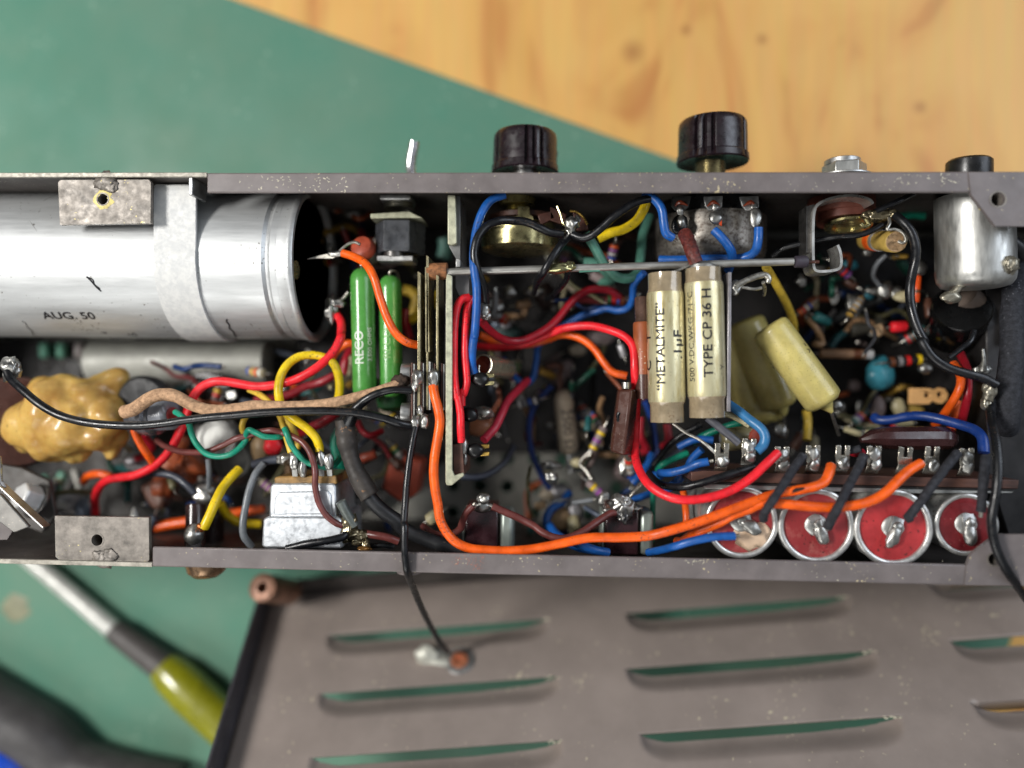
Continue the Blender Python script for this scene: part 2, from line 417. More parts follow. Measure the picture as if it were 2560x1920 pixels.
def solder_blob(v, X, Y, z, rpx, parent=None, label=None, sc=(1, 1, 1), amp=0.35, material=None):
    g = G().blob(at(v, X, Y, z), rpx * mmpx(z), sc, amp, 0.7)
    o = g.link('solder' if parent is not None else 'solder_joint', material or SOLDER, parent, smooth=180)
    if parent is None: tag(o, label, 'solder joint', 'solder joints')
    return o

def resistor(label, v, a, b, z, wpx, material, bands=(), lead=1.0, name='resistor', cat='resistor', group='small resistors', z2=None, rounded=True):
    p = at(v, a[0], a[1], z); q = at(v, b[0], b[1], z if z2 is None else z2)
    wpx = wpx / VIEWS[v][2]
    t = thing(name, label, cat, p, group)
    d = (q - p); Ln = d.length; dn = d.normalized(); r = wpx / 2 * mmpx(z)
    e = r * 0.35
    G().lathe([(r * 0.5, 0), (r * 0.85, e * .4), (r, e), (r, Ln - e), (r * 0.85, Ln - e * .4), (r * 0.5, Ln)], p, d, 24).link('body', material, t, smooth=60)
    for f, c in bands:
        G().lathe([(r * 1.0, 0), (r * 1.03, 0.02), (r * 1.03, Ln * 0.13), (r * 1.0, Ln * 0.13 + .02)], p + dn * Ln * (f - 0.065), d, 24).link('colour_band', BANDS[c], t, smooth=60)
    if lead:
        for s, k in ((p, -1), (q, 1)):
            G().tube([s - dn * k * 0.3, s + dn * k * lead * 4 * 0.6, s + dn * k * lead * 4 + Vector((0, 0, -lead * 3))], max(0.28, r * 0.16), seg=8).link('lead', LEAD, t)
    return t
# ---------------------------------------------------------------- bench, mat
X1, Y1, Z1 = (1, 0, 0), (0, 1, 0), (0, 0, 1)
def ext(px, py, z): return at('P', px, py, z)
ZT = -100.0      # top of the cutting mat
# plywood bench top (procedural rotary-cut grain)
wood = bpy.data.materials.new('plywood'); wood.use_nodes = True
nt = wood.node_tree; N = nt.nodes; L = nt.links; b = N['Principled BSDF']
tc = N.new('ShaderNodeTexCoord'); mp = N.new('ShaderNodeMapping'); L.new(tc.outputs['Object'], mp.inputs[0])
mp.inputs['Rotation'].default_value = (0, 0, math.radians(28)); mp.inputs['Scale'].default_value = (7.0, 2.6, 1)
n1 = N.new('ShaderNodeTexNoise'); n1.inputs['Scale'].default_value = 2.6; n1.inputs['Detail'].default_value = 3; n1.inputs['Distortion'].default_value = 1.6
L.new(mp.outputs[0], n1.inputs['Vector'])
cr = N.new('ShaderNodeValToRGB'); e = cr.color_ramp.elements
e[0].position = 0.33; e[0].color = lin((192, 130, 68)) + (1,)
e[1].position = 0.56; e[1].color = lin((222, 174, 98)) + (1,)
e2 = cr.color_ramp.elements.new(0.43); e2.color = lin((216, 164, 90)) + (1,)
L.new(n1.outputs['Fac'], cr.inputs[0])
mp2 = N.new('ShaderNodeMapping'); L.new(tc.outputs['Object'], mp2.inputs[0]); mp2.inputs['Rotation'].default_value = (0, 0, math.radians(28)); mp2.inputs['Scale'].default_value = (90, 8, 1)
n2 = N.new('ShaderNodeTexNoise'); n2.inputs['Scale'].default_value = 3; n2.inputs['Detail'].default_value = 2; L.new(mp2.outputs[0], n2.inputs['Vector'])
mx = N.new('ShaderNodeMix'); mx.data_type = 'RGBA'; mx.blend_type = 'MULTIPLY'; mx.inputs[0].default_value = 0.2
L.new(cr.outputs[0], mx.inputs[6]); L.new(n2.outputs['Color'], mx.inputs[7])
# knots at fixed places in the sheet
out = mx.outputs[2]
for (px, py, rad) in ((1582, 130, 7), (1715, 75, 3.5), (1905, 98, 3.5), (2300, 268, 4)):
    kp = ext(px, py, -103) * MM
    vm = N.new('ShaderNodeVectorMath'); vm.operation = 'DISTANCE'; L.new(tc.outputs['Object'], vm.inputs[0]); vm.inputs[1].default_value = (kp.x, kp.y, 0)
    mr = N.new('ShaderNodeMapRange'); mr.inputs[1].default_value = rad * MM; mr.inputs[2].default_value = 0.0; mr.inputs[3].default_value = 0; mr.inputs[4].default_value = 0.75
    L.new(vm.outputs['Value'], mr.inputs[0])
    mk = N.new('ShaderNodeMix'); mk.data_type = 'RGBA'; L.new(mr.outputs[0], mk.inputs[0]); L.new(out, mk.inputs[6]); mk.inputs[7].default_value = lin((150, 96, 48)) + (1,)
    out = mk.outputs[2]
L.new(out, b.inputs['Base Color']); b.inputs['Roughness'].default_value = 0.5
o = G().box((0, 0, -112), (1500, 1200, 18)).link('workbench', wood, origin=(0, 0, -103)); o['kind'] = 'structure'; o['label'] = 'pale yellow plywood bench top with knots'

MATG = mat('green cutting mat', (64, 121, 101), 0.6, var=0.10, vscale=14, bump=0.03, bscale=1200, rgb2=(92, 124, 104), patch=0.5, patch_w=0.22, specks=0.5, speck_rgb=(130, 160, 140), sscale=300)
a = ext(590, 0, ZT); c = ext(1690, 400, ZT); d = (c - a).normalized(); d.z = 0; d.normalize(); nrm = Vector((d.y, -d.x, 0))
rt = ext(2530, 1595, ZT); k = (rt - a).dot(d)
cor = a + d * k; p2 = a - d * 260
o = G().prism([cor, p2, p2 + nrm * 420, cor + nrm * 420], (0, 0, -3.0)).link('cutting_mat', MATG, bevel=0.4); tag(o, 'matt green cutting mat spread on the plywood under the chassis', 'cutting mat')
o['kind'] = 'structure'

# ---------------------------------------------------------------- chassis
YT, YB = 66.2, -59.7     # outer faces of the front panel and the rear panel
XL, XR = -245.0, 215.0
ch = thing('amplifier_chassis', 'open taupe painted steel chassis seen from above, full of wiring', 'chassis', (0, 0, -99))
FLW = 6.4
# front panel with top flange
ZB = -99.5
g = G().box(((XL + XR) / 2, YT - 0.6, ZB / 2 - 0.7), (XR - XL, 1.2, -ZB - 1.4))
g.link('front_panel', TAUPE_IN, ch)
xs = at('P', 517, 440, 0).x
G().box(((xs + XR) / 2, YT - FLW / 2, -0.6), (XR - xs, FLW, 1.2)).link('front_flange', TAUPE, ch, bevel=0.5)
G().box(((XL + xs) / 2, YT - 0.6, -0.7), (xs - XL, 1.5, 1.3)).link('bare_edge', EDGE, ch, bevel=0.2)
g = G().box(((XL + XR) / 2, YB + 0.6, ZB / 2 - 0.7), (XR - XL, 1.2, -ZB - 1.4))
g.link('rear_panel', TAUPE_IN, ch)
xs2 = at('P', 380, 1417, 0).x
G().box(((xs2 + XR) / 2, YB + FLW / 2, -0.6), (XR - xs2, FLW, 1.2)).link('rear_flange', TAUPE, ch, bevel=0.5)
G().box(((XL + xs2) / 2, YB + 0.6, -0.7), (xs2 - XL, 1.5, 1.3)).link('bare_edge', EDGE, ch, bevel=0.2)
# base plate with ventilation holes
ZF = -84.0
def wxy(v, X, Y): p = at(v, X, Y, ZF); return p.x, p.y
hx0, hy0 = wxy('E', 385, 130); hx1, hy1 = wxy('E', 535, 130); pit = hx1 - hx0
holes = []
for i in range(-7, 5):
    for j in range(-1, 8):
        x = hx0 + pit * i + (0 if j % 2 == 0 else 0); y = hy0 - 1 - j * pit * 1.15
        if XL + 6 < x and (i < 3): holes.append((x, y, 2.35))
q0 = wxy('O', 655, 1130); q1 = wxy('O', 955, 1130); pw = q1[0] - q0[0]
for i in range(-2, 5):
    for j in range(-2, 3): holes.append((q0[0] + pw * i, q0[1] + j * pw, 2.7))
G().plate([(XL + 1, YB + 1.3), (XR - 1, YB + 1.3), (XR - 1, YT - 1.3), (XL + 1, YT - 1.3)], holes, 1.0, ((0, 0, ZF), X1, Y1, Z1)).link('base_plate', FLOORM, ch)
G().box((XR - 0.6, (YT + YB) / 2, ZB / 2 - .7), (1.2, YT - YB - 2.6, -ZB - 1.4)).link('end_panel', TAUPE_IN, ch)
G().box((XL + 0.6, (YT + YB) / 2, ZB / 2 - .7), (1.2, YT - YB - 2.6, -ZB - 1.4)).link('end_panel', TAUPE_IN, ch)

def corner(poly_px, hole_px, rpx, name, z=0.35, mt=TAUPE, th=1.3, ring=None):
    P = [at('P', x, y, z) for x, y in poly_px]; h = at('P', hole_px[0], hole_px[1], z)
    o = G().plate([(p.x, p.y) for p in P], [(h.x, h.y, rpx * mmpx(z))], th, ((0, 0, z), X1, Y1, Z1)).link(name, mt, ch)
    r = rpx * mmpx(z)
    G().lathe([(.01, -6), (r * 0.99, -6)], (h.x, h.y, z), Z1, 28).link('hole_shade_disc', mat('hole shade', (12, 11, 11), .8), ch)  # added dark disc standing for the shade down the hole
    G().lathe([(r * 1.06, -7), (r * 1.04, -6.9), (r * 1.0, -6.8), (r * 1.0, -0.2), (r * 1.0, 0.12), (r * 1.22, 0.12), (r * 1.22, 0.02)], (h.x, h.y, z), Z1, 28, cap=False).link('threaded_bush', BARE, ch)
    return h
corner([(2422, 431), (2700, 430), (2700, 566), (2489, 565), (2428, 485)], (2495, 498), 17, 'corner_gusset')
corner([(2412, 1462), (2416, 1418), (2428, 1386), (2492, 1336), (2700, 1336), (2700, 1466)], (2486, 1398), 15, 'corner_gusset')
for poly, hole, r, wx in (([(145, 456), (152, 450), (372, 449), (377, 456), (376, 558), (150, 562)], (257, 498), 14, (262, 450)),
                          ([(137, 1290), (372, 1294), (373, 1400), (366, 1405), (150, 1402), (139, 1392)], (243, 1350), 15, (258, 1402))):
    h = corner(poly, hole, r, 'fixing_tab', z=-1.2, mt=BARE, th=1.6)
    g = G(); wp = at('P', wx[0], wx[1], -0.4)
    s = 1 if wx[1] < 900 else -1
    g.blob(wp + Vector((0, -s * .2, -.9)), 3.6, (1.0, .8, 0.22), 0.5, 0.4)
    g.blob(wp + Vector((1.6, -s * 1.2, -.7)), 2.4, (1.1, 1.0, 0.16), 0.6, 0.4)
    g.blob(wp + Vector((-1.6, -s * .8, -.7)), 2.0, (1.1, 1.0, 0.3), 0.6, 0.4)
    g.link('weld', BARE, ch, smooth=180)
    if wx[1] < 900:
        G().lathe([(r * mmpx(0) * 1.05, 0.02), (2.9, 0.10), (3.2, 0.0)], (h.x, h.y, -1.18), Z1, 28, wob=0.4, cap=False).link('paint_trace', PAINTY, ch)
# return wall of the front panel behind the strap, dent by the cut-out corner
G().box((at('P', 502, 460, -8).x, YT - 4, -6), (1.2, 5.6, 10), ).link('end_lip', ZINC, ch, bevel=0.2)
# scratches and chips on the rails
g = G()
rnd = random.Random(3)
def chip(px0, px1, py0, py1, n, smin, smax):
    for _ in range(n):
        p = at('P', rnd.uniform(px0, px1), rnd.uniform(py0, py1), 0.0); a0 = rnd.uniform(0, math.pi); l = rnd.uniform(smin, smax)
        d = Vector((math.cos(a0), math.sin(a0), 0)); w = Vector((-d.y, d.x, 0)) * rnd.uniform(0.05, 0.14); q = d * l / 2
        z = Vector((0, 0, 0.05)); bend = w * rnd.uniform(-3, 3)
        g.add([p - q + z, p - w + bend + z, p + q + z, p + w + bend + z], [(0, 1, 2, 3)])
chip(650, 890, 440, 478, 46, 0.3, 1.5); chip(530, 1500, 436, 480, 30, 0.2, 0.8); chip(1500, 2400, 434, 478, 34, 0.2, 0.9); chip(2230, 2400, 434, 462, 30, 0.3, 1.6)
chip(400, 2400, 1395, 1412, 40, 0.2, 0.7); chip(2000, 2480, 1428, 1452, 16, 0.2, 0.8); chip(1700, 1770, 1398, 1406, 12, 0.4, 1.4)
g.link('paint_chips', DUST, ch, smooth=180)
g = G(); chip(1130, 1210, 1388, 1412, 60, 0.2, 0.5); chip(1180, 1205, 1400, 1428, 20, 0.2, 0.5)
g.link('rust_dust', mat('rust dust', (168, 100, 80), .8), ch, smooth=180)

# diagonal bracket in the corner, with a hexagon bolt
t = thing('angled_bracket', 'bare steel bracket set diagonally beneath the waxed coil', 'bracket', at('E', 100, 1500, -6))
G().prism([at('E', x, y, -5) for x, y in ((-160, 1340), (0, 1368), (18, 1385), (248, 1648), (120, 1700), (-160, 1500))], (0, 0, -1.4)).link('flange', mat('worn pale steel', (118, 116, 112), .42, .5, var=.15, specks=.3), t, bevel=.3)
G().prism([at('E', x, y, -4) for x, y in ((-60, 1262), (0, 1304), (375, 1652), (368, 1662), (0, 1318), (-60, 1276))], (0, 0, -3.5)).link('web', ZINC, t)
G().prism([at('E', x, y, -11) for x, y in ((-120, 1530), (0, 1590), (110, 1680), (60, 1760), (-120, 1760))], (0, 0, -1.2)).link('lower_plate', TAUPE, t)
G().tube([at('E', x, y, -6) for x, y in ((-10, 1040), (2, 1120), (4, 1200), (12, 1260), (45, 1310))], .6, seg=8).link('folded_edge', WASHER, t)
P = [at('E', x, y, -27) for x, y in ((-160, 1080), (180, 1140), (420, 1250), (480, 1560), (360, 1700), (-160, 1500))]
G().prism(P, (0, 0, -2)).link('mounting_plate', mat('mid grey paint', (66, 62, 58), 0.5, var=0.2), t, bevel=.3)
t = thing('hexagon_bolt', 'bright hexagon bolt and washer under the waxed coil', 'bolt', at('E', 320, 1400, -16))
c = at('E', 330, 1430, -26); ax = Vector((-0.42, 0.42, 0.80))
G().lathe([(5.6, 0), (6.3, 0), (6.3, 0.9), (5.6, 0.9)], c, ax, 36).link('washer', DKSTEEL, t, bevel=0.1)
G().lathe([(5.0, 0.9), (5.0, 6.6), (4.4, 7.2)], c, ax, 6, hint=(1, 0.3, 0)).link('head', mat('clean bolt steel', (205, 205, 203), .4, .3, var=.08), t, bevel=0.3, smooth=25)

# ---------------------------------------------------------------- louvred cover leaning below the chassis
A0 = at('P', 820, 1590, -79); A1 = at('P', 2120, 1488, -79); A2 = at('P', 775, 1895, -38)
e1 = (A1 - A0).normalized(); e2 = (A2 - A0); e2 = (e2 - e1 * e2.dot(e1)).normalized(); e3 = e1.cross(e2)
if e3.z < 0: e3 = -e3
def incover(px, py):
    d = ray(px, py); s = (A0 - _C).dot(e3) / d.dot(e3); p = _C + d * s - A0
    return p.dot(e1), p.dot(e2)
def cpt(u, v, h=0.0): return A0 + e1 * u + e2 * v + e3 * h
cv = thing('louvred_cover', 'taupe painted steel cover with rows of long louvre slots', 'cover', cpt(60, 20))
slots = [((820, 1590), (1370, 1545)), ((800, 1735), (1395, 1690)), ((775, 1895), (1405, 1850)),
         ((1565, 1535), (2120, 1488)), ((1565, 1675), (2185, 1623)), ((1600, 1838), (2245, 1788)),
         ((2375, 1605), (3000, 1553)), ((2430, 1764), (3080, 1710)), ((2320, 1460), (2900, 1410))]
SL = []
for p, q in slots:
    u0, v0 = incover(*p); u1, v1 = incover(*q); SL.append((u0, u1, (v0 + v1) / 2))
for u0, u1, vv in SL[:3] + SL[3:6]:
    if vv > 10: SL.append((u0 + 0.0, u1, vv + 25.2)) if vv > 45 else None
uL0, _v = incover(652, 1531); uL1, _v2 = incover(583, 1920); uL = (uL0 + uL1) / 2
vT, vBm = -22.0, 96.0
uR = uL + 330
SW = 1.5      # half width of slot opening
def dent(u, v):
    h = 0.0
    for u0, u1, vv in SL:
        if u0 - 2 < u < u1 + 2 and vv < v < vv + 15:
            s = max(0.0, min(1.0, min(u - u0, u1 - u) / 14.0)); w = math.sqrt(max(0, 1 - (1 - s) ** 2.0))
            t = (v - vv) / (11.5 * max(.05, w) ** .5) if w > 0 else 2
            if t < 1: q = 1 - t ** 1.9; h = min(h, -4.9 * w * (0.5 + 0.5 * math.cos(math.pi * t)) ** .8)
    return h
import bisect
vs_ = set([vT, vBm]);
v = vT
while v < vBm: vs_.add(round(v, 3)); v += 1.5
for _, _, vv in SL: vs_ |= {round(vv, 3), round(vv + 0.02, 3), round(vv + .35, 3), round(vv + .7, 3), round(vv + 1.3, 3), round(vv + 1.6, 3)} | {round(vv + 15 * k / 15, 3) for k in range(1, 16)}
VS = sorted(v for v in vs_ if vT <= v <= vBm)
US = [uL + (uR - uL) * i / 150 for i in range(151)]
for u0, u1, vv in SL: US += [u0 - 1 + k for k in range(0, 11)] + [u1 + 1 - k for k in range(0, 11)]
US = sorted(u for u in US if uL <= u <= uR)
_u = [US[0]]
for u in US[1:]:
    if u - _u[-1] > 0.45: _u.append(u)
US = _u
verts = [cpt(u, v, dent(u, v)) for v in VS for u in US]; nu = len(US); faces = []
def open_at(u, v0, v1):
    for u0, u1, vv in SL:
        if u0 < u < u1 and v0 > vv - 0.004 and v1 < vv + 0.03 + 1.6 * min(1, min((u - u0) / 9, (u1 - u) / 30)): return True
    return False
for j in range(len(VS) - 1):
    for i in range(nu - 1):
        if open_at((US[i] + US[i + 1]) / 2, VS[j], VS[j + 1]): continue
        faces.append((j * nu + i, j * nu + i + 1, (j + 1) * nu + i + 1, (j + 1) * nu + i))
g = G(); g.add(verts, faces)
o = g.link('louvred_panel', COVERP, cv, smooth=75, weld=False)
m = o.modifiers.new('sheet', 'SOLIDIFY'); m.thickness = 1.0 * MM; m.offset = 0
G().box(cpt(uL - 0.6, (vT + vBm) / 2, 5.5), (1.2, vBm - vT, 13), (e1, e2, e3)).link('side_flange', mat('cover paint in shade', (62, 60, 64), 0.5, var=0.15, specks=0.3), cv, bevel=0.3)  # shade on the flange's inner face is put into its colour
G().box(cpt((uL + uR) / 2, vT - 0.6, 5.0), (uR - uL, 1.2, 11), (e1, e2, e3)).link('top_flange', TAUPE_IN, cv, bevel=0.3)
G().box(cpt((uL + uR) / 2, vBm + 0.6, -20), (uR - uL, 1.2, 42), (e1, e2, e3)).link('bottom_flange', COVERP, cv, bevel=0.3)
g = G()
for u0, u1, vv in SL[:8]:
    for k in range(7):
        uu = u1 - rnd.uniform(-1.5, 5); v_ = vv + rnd.uniform(-.2, .9) + .2; s_ = rnd.uniform(.2, .6)
        g.blob(cpt(uu, v_, .45), s_, (1.6, .6, .3), .5, .4, sub=1, ax=(e1, e2, e3))
g.link('bare_slot_ends', DUST, cv, smooth=180)
pb = at('I', 1700, 490, -62)
G().lathe([(5.6, -26), (5.6, 0), (4.4, 0.4), (2.2, 0.4), (2.2, -4)], pb, Vector((-0.1, 0.35, 1)), 28).link('corner_boss', mat('copper ring', (128, 92, 72), 0.5, 0.25, var=0.3), cv)
# solder tag riveted on the cover where the earth lead lands
t = thing('earth_tag', 'bright solder tag and copper rivet on the louvred cover', 'solder tag', cpt(*incover(1090, 1650)))
u, v = incover(1150, 1655)
G().lathe([(6.0, 0.5), (6.0, 1.2), (4.4, 1.6)], cpt(u, v, 0), e3, 32).link('washer', ZINC, t, bevel=0.15)
G().lathe([(3.8, 1.4), (3.3, 2.6), (1.3, 2.8), (0.8, 1.9)], cpt(u, v, 0), e3, 28).link('rivet', mat('copper rivet', (190, 120, 88), 0.35, 0.6, var=0.2), t)
u2, v2 = incover(1072, 1645)
g = G().prism([cpt(u - 2, v - 3, 1.5), cpt(u2 - 1, v2 - 3, 1.5), cpt(u2 - 3.5, v2, 1.5), cpt(u2 - 1, v2 + 3, 1.5), cpt(u - 2, v + 3, 1.5)], -e3 * 0.7)
g.blob(cpt(u2, v2, 2), 4.2, (1.2, .9, .7), 0.4, 0.5)
g.link('tag', mat('dull pale solder', (196, 196, 184), .5, .3, var=.15), t, smooth=180)
EARTH = cpt(*incover(1110, 1626), 2.5)

# ---------------------------------------------------------------- loose tools on the mat
t = thing('screwdriver', 'blurred screwdriver with white metal shaft, grey collar and yellow handle', 'screwdriver', at('I', 500, 550, -96))
p0 = at('I', 150, 260, -95); p1 = at('I', 735, 760, -93); p2 = at('I', 1060, 1000, -92); p3 = at('I', 1500, 1420, -88)
G().cyl(p0, p1, 4.0, 32, ch=.6).link('shaft', mat('white polished shaft', (196, 196, 190), 0.4, 0.2), t)
G().lathe([(4.2, 0), (5.2, 1), (6.4, (p2 - p1).length)], p1, p2 - p1, 32).link('collar', mat('dark grey rubber', (74, 70, 68), 0.5), t)
G().lathe([(6.8, 0), (8.4, 5), (9.2, 16), (8.8, (p3 - p2).length)], p2, p3 - p2, 32).link('handle', mat('translucent yellow handle', (128, 128, 20), 0.3, var=0.1, coat=0.6), t)
t = thing('cable_cutters', 'out of focus grey black tool grip with blue inlay in the corner', 'hand tool', at('I', 200, 1500, -95))
L1 = [at('I', *q) for q in ((-300, 1150, -90), (0, 1330, -90), (250, 1460, -90), (480, 1640, -90), (800, 1730, -90), (1150, 1800, -90))]
G().tube(L1, [15, 15, 14, 12, 11, 11], seg=24).link('grip', mat('dark grey rubber grip', (62, 60, 60), 0.5, var=0.12), t)
G().tube([at('I', -200, 1560, -82), at('I', 0, 1640, -82), at('I', 90, 1760, -82)], 11, seg=20).link('inlay', mat('blue plastic inlay', (24, 74, 190), 0.35), t)
tag(G().lathe([(0.01, 0.35), (6, 0.3), (6.6, 0)], at('I', 100, 620, ZT), Z1, 30, wob=.3).link('old_glue_spot', mat('brown glue spot', (128, 128, 104), 0.6)), 'small brown glue stain on the green mat', 'stain')
# ---------------------------------------------------------------- large electrolytic can with its strap
zc = -33.0; rc = 26.2
c0 = at('P', 300, 665, zc); YC = c0.y
xe = at('P', 740, 655, -8).x          # open end plane
t = thing('electrolytic_can', 'large brushed aluminium electrolytic can lying on its side, stamped AUG. 50', 'capacitor can', (xe - 60, YC, zc))
def xa(px, z=-8): return at('P', px, 655, z).x
x_end = xa(733); x_l = XL + 8
body = [(rc, 0), (rc, xa(655) - x_l), (rc - 0.9, xa(663) - x_l), (rc - 0.9, xa(668) - x_l), (rc + 0.1, xa(676) - x_l), (rc + 0.1, x_end - x_l - 5.6)]
G().lathe([(0.01, 0)] + body, (x_l, YC, zc), X1, 96).link('body', ALU, t, smooth=30)
h = x_end - x_l
G().lathe([(rc + 0.05, h - 5.6), (rc + 0.25, h - 2.6), (rc + 0.8, h - 1.8), (rc + 0.9, h - 0.8), (rc + 0.3, h), (rc - 1.2, h), (rc - 1.9, h - 0.7), (rc - 2.0, h - 2.2)], (x_l, YC, zc), X1, 96, wob=0.01, cap=False).link('rolled_rim', ALU, t, smooth=50)
G().lathe([(rc - 1.9, h - 2.4), (0.01, h - 2.4)], (x_l, YC, zc), X1, 64).link('end_disc', BLACKDISC, t)
rv = at('P', 778, 675, -16); G().lathe([(3.2, h - 2.5), (3.2, h - 1.6), (1.6, h - 1.2)], (x_l, rv.y, -16), X1, 24).link('rivet', BRASS, t)
def on_can(px, py, txt, size, axis=X1, parent=t, bold=0.03, **k):
    # find the point of the can surface under the pixel
    d = ray(px, py); o = Vector((0, _C.y - YC, _C.z - zc)); dd = Vector((0, d.y, d.z))
    A = dd.dot(dd); Bq = 2 * o.dot(dd); Cq = o.dot(o) - rc * rc; s = (-Bq - math.sqrt(max(0, Bq * Bq - 4 * A * Cq))) / (2 * A)
    p = _C + d * s; up = Vector((0, p.y - YC, p.z - zc))
    return p, up
p, up = on_can(172, 790, '', 1)
text_cyl('AUG. 50', 4.6, (p.x, YC, zc), X1, rc, up, t, bold=0.10, xs=1.12)
for px, py, tx, sz in ((262, 832, '4', 3.4), (332, 836, 'G.', 4.4)):
    p, up = on_can(px, py, '', 1)
    fr_a = X1
    vs, fs = text_mesh(tx, sz, bold=0.05); a, u, w = frame(X1, up); tt = u.cross(a); out = []
    for cc in vs:
        x, y = -cc.y, cc.x; th = y / rc
        out.append(Vector((p.x, YC, zc)) + a * x + (u * math.cos(th) + tt * math.sin(th)) * (rc + 0.03 + cc.z))
    g = G(); g.add(out, fs); g.link('printed_text', INK, t, smooth=180, weld=False)
def squiggle(L, r, material=INK, nm='pen_mark'):
    P = []
    for px, py in L:
        p, up = on_can(px, py, '', 1); P.append(p)
    G().tube(P, r, seg=6, sub=5).link(nm, material, t)
squiggle([(55, 803), (64, 808), (69, 818), (79, 826), (82, 834), (94, 842)], 0.16)
squiggle([(568, 798), (566, 803), (573, 812), (573, 820), (582, 828), (588, 840), (592, 848)], 0.28)
squiggle([(217, 692), (228, 702), (240, 716), (253, 728)], 0.30); squiggle([(222, 694), (233, 700), (236, 710), (250, 722)], 0.22)
squiggle([(275, 845), (285, 850), (300, 846)], 0.2); squiggle([(340, 848), (350, 850), (358, 845)], 0.2)
squiggle([(50, 520), (80, 560), (108, 602)], 0.06, mat('scratch', (120, 118, 112), .5, .6)); squiggle([(100, 525), (112, 500), (140, 490)], 0.06, MATS['scratch'])
# strap
st = thing('mounting_strap', 'mottled grey zinc strap clamping the large can to the front panel', 'strap', (xa(433, -5), YC, -5))
xc = (at('P', 381, 640, -5).x + at('P', 484, 640, -5).x) / 2; wd = at('P', 484, 640, -5).x - at('P', 379, 640, -5).x
P = [(xc, YT - 2.2, -24), (xc, YT - 2.2, -9.5), (xc, YT - 2.5, -7.2), (xc, YT - 4.6, -6.2)]
P += [(xc, YC + (rc + 0.6) * math.sin(math.radians(a)), zc + (rc + 0.6) * math.cos(math.radians(a))) for a in list(range(8, -120, -8))]
G().ribbon(P, (wd, 0, 0), 1.1, sub=3).link('band', ZINC_MOTTLED, st, smooth=60)

# ---------------------------------------------------------------- waxed coil and its flange
WXP = [(310, 770, -24, 70), (470, 640, -22, 80), (620, 800, -22, 78), (740, 560, -24, 58), (420, 820, -22, 70), (600, 520, -26, 56), (380, 500, -26, 44), (985, 400, -28, 38), (1060, 450, -30, 24), (880, 480, -26, 42),
       (930, 690, -22, 46), (1030, 730, -24, 26), (990, 880, -26, 32), (965, 1010, -26, 20), (840, 860, -22, 44), (500, 960, -24, 40), (680, 1010, -24, 34), (150, 770, -26, 36), (200, 920, -28, 34), (1000, 580, -24, 20)]
g = G()
for X, Y, z, r in WXP:
    zz = z - 6; g.blob(at('E', X, Y, zz), r * 3.55 / 3.456 * mmpx(zz), (1, 1, 0.9), 0.2, 0.8, sub=3)
o = g.link('waxed_coil', WAX, None, smooth=180)
tag(o, 'lumpy amber wax covered coil bound to a brown round flange', 'coil')
m = o.modifiers.new('join', 'REMESH'); m.mode = 'VOXEL'; m.voxel_size = 0.55 * MM; m.use_smooth_shade = True
m = o.modifiers.new('smooth', 'SMOOTH'); m.factor = 0.7; m.iterations = 24
tx = bpy.data.textures.new('wax lumps', 'CLOUDS'); tx.noise_scale = 0.011; tx.noise_depth = 2
m = o.modifiers.new('lumps', 'DISPLACE'); m.texture = tx; m.strength = 2.6 * MM; m.mid_level = 0.5; m.texture_coords = 'LOCAL'
fl = thing('coil_flange', 'brown round paxolin flange standing behind the waxed coil', 'coil flange', at('E', 60, 740, -24))
G().lathe([(16.4, 0), (16.8, 0.5), (16.8, 1.5), (16.4, 2.0)], at('E', 140, 745, -33), Vector((0.55, 0.0, 0.83)), 64).link('disc', PAXOLIN, fl)
G().lathe([(15.2, 2.2), (15.6, 2.6), (15.6, 3.4), (9, 3.6)], at('E', 140, 745, -33), Vector((0.55, 0.0, 0.83)), 64).link('inner_disc', BROWNM, fl)
tg = thing('solder_tag', 'ragged solder tag at the rim of the brown coil flange', 'solder tag', at('E', 90, 280, -6), 'solder tags')
g = G().prism([at('E', x, y, -5) for x, y in ((20, 330), (40, 240), (80, 180), (130, 200), (165, 300), (150, 360), (90, 340), (60, 380), (30, 400))], (0, 0, -1.6))
g.blob(at('E', 85, 260, -4.5), 2.6, (1, 1.2, .6), 0.6, 0.5); g.blob(at('E', 120, 310, -5), 1.8, (1, 1.2, .6), 0.6, 0.5)
g.link('tag', SOLDER, tg, smooth=180)

# small threaded fitting behind the cloth sleeve
t = thing('threaded_bush', 'grey threaded bush with red centre under the tan sleeve', 'bush', at('E', 1400, 670, -18))
a = at('E', 1230, 700, -20); b = at('E', 1510, 680, -15); L_ = (b - a).length
G().lathe([(6.0, -2), (6.0, 2.2), (6.6, 2.5), (6.6, 6.0), (5.4, 6.4), (5.4, 7.6)], a, b - a, 40).link('ferrule', mat('steel ferrule', (120, 120, 124), 0.3, 0.6, var=0.2), t)
pr = []
for k in range(7): pr += [(4.8, 7.6 + k * .9), (5.1, 7.95 + k * .9), (4.8, 8.4 + k * .9)]
G().lathe(pr, a, b - a, 40).link('thread', mat('grey nylon', (120, 122, 128), 0.25, var=0.1, coat=0.5), t, smooth=60)
G().lathe([(2.6, pr[-1][1]), (2.6, pr[-1][1] + .5), (1.8, pr[-1][1] + .8)], a, b - a, 24).link('centre', REDFACE, t)

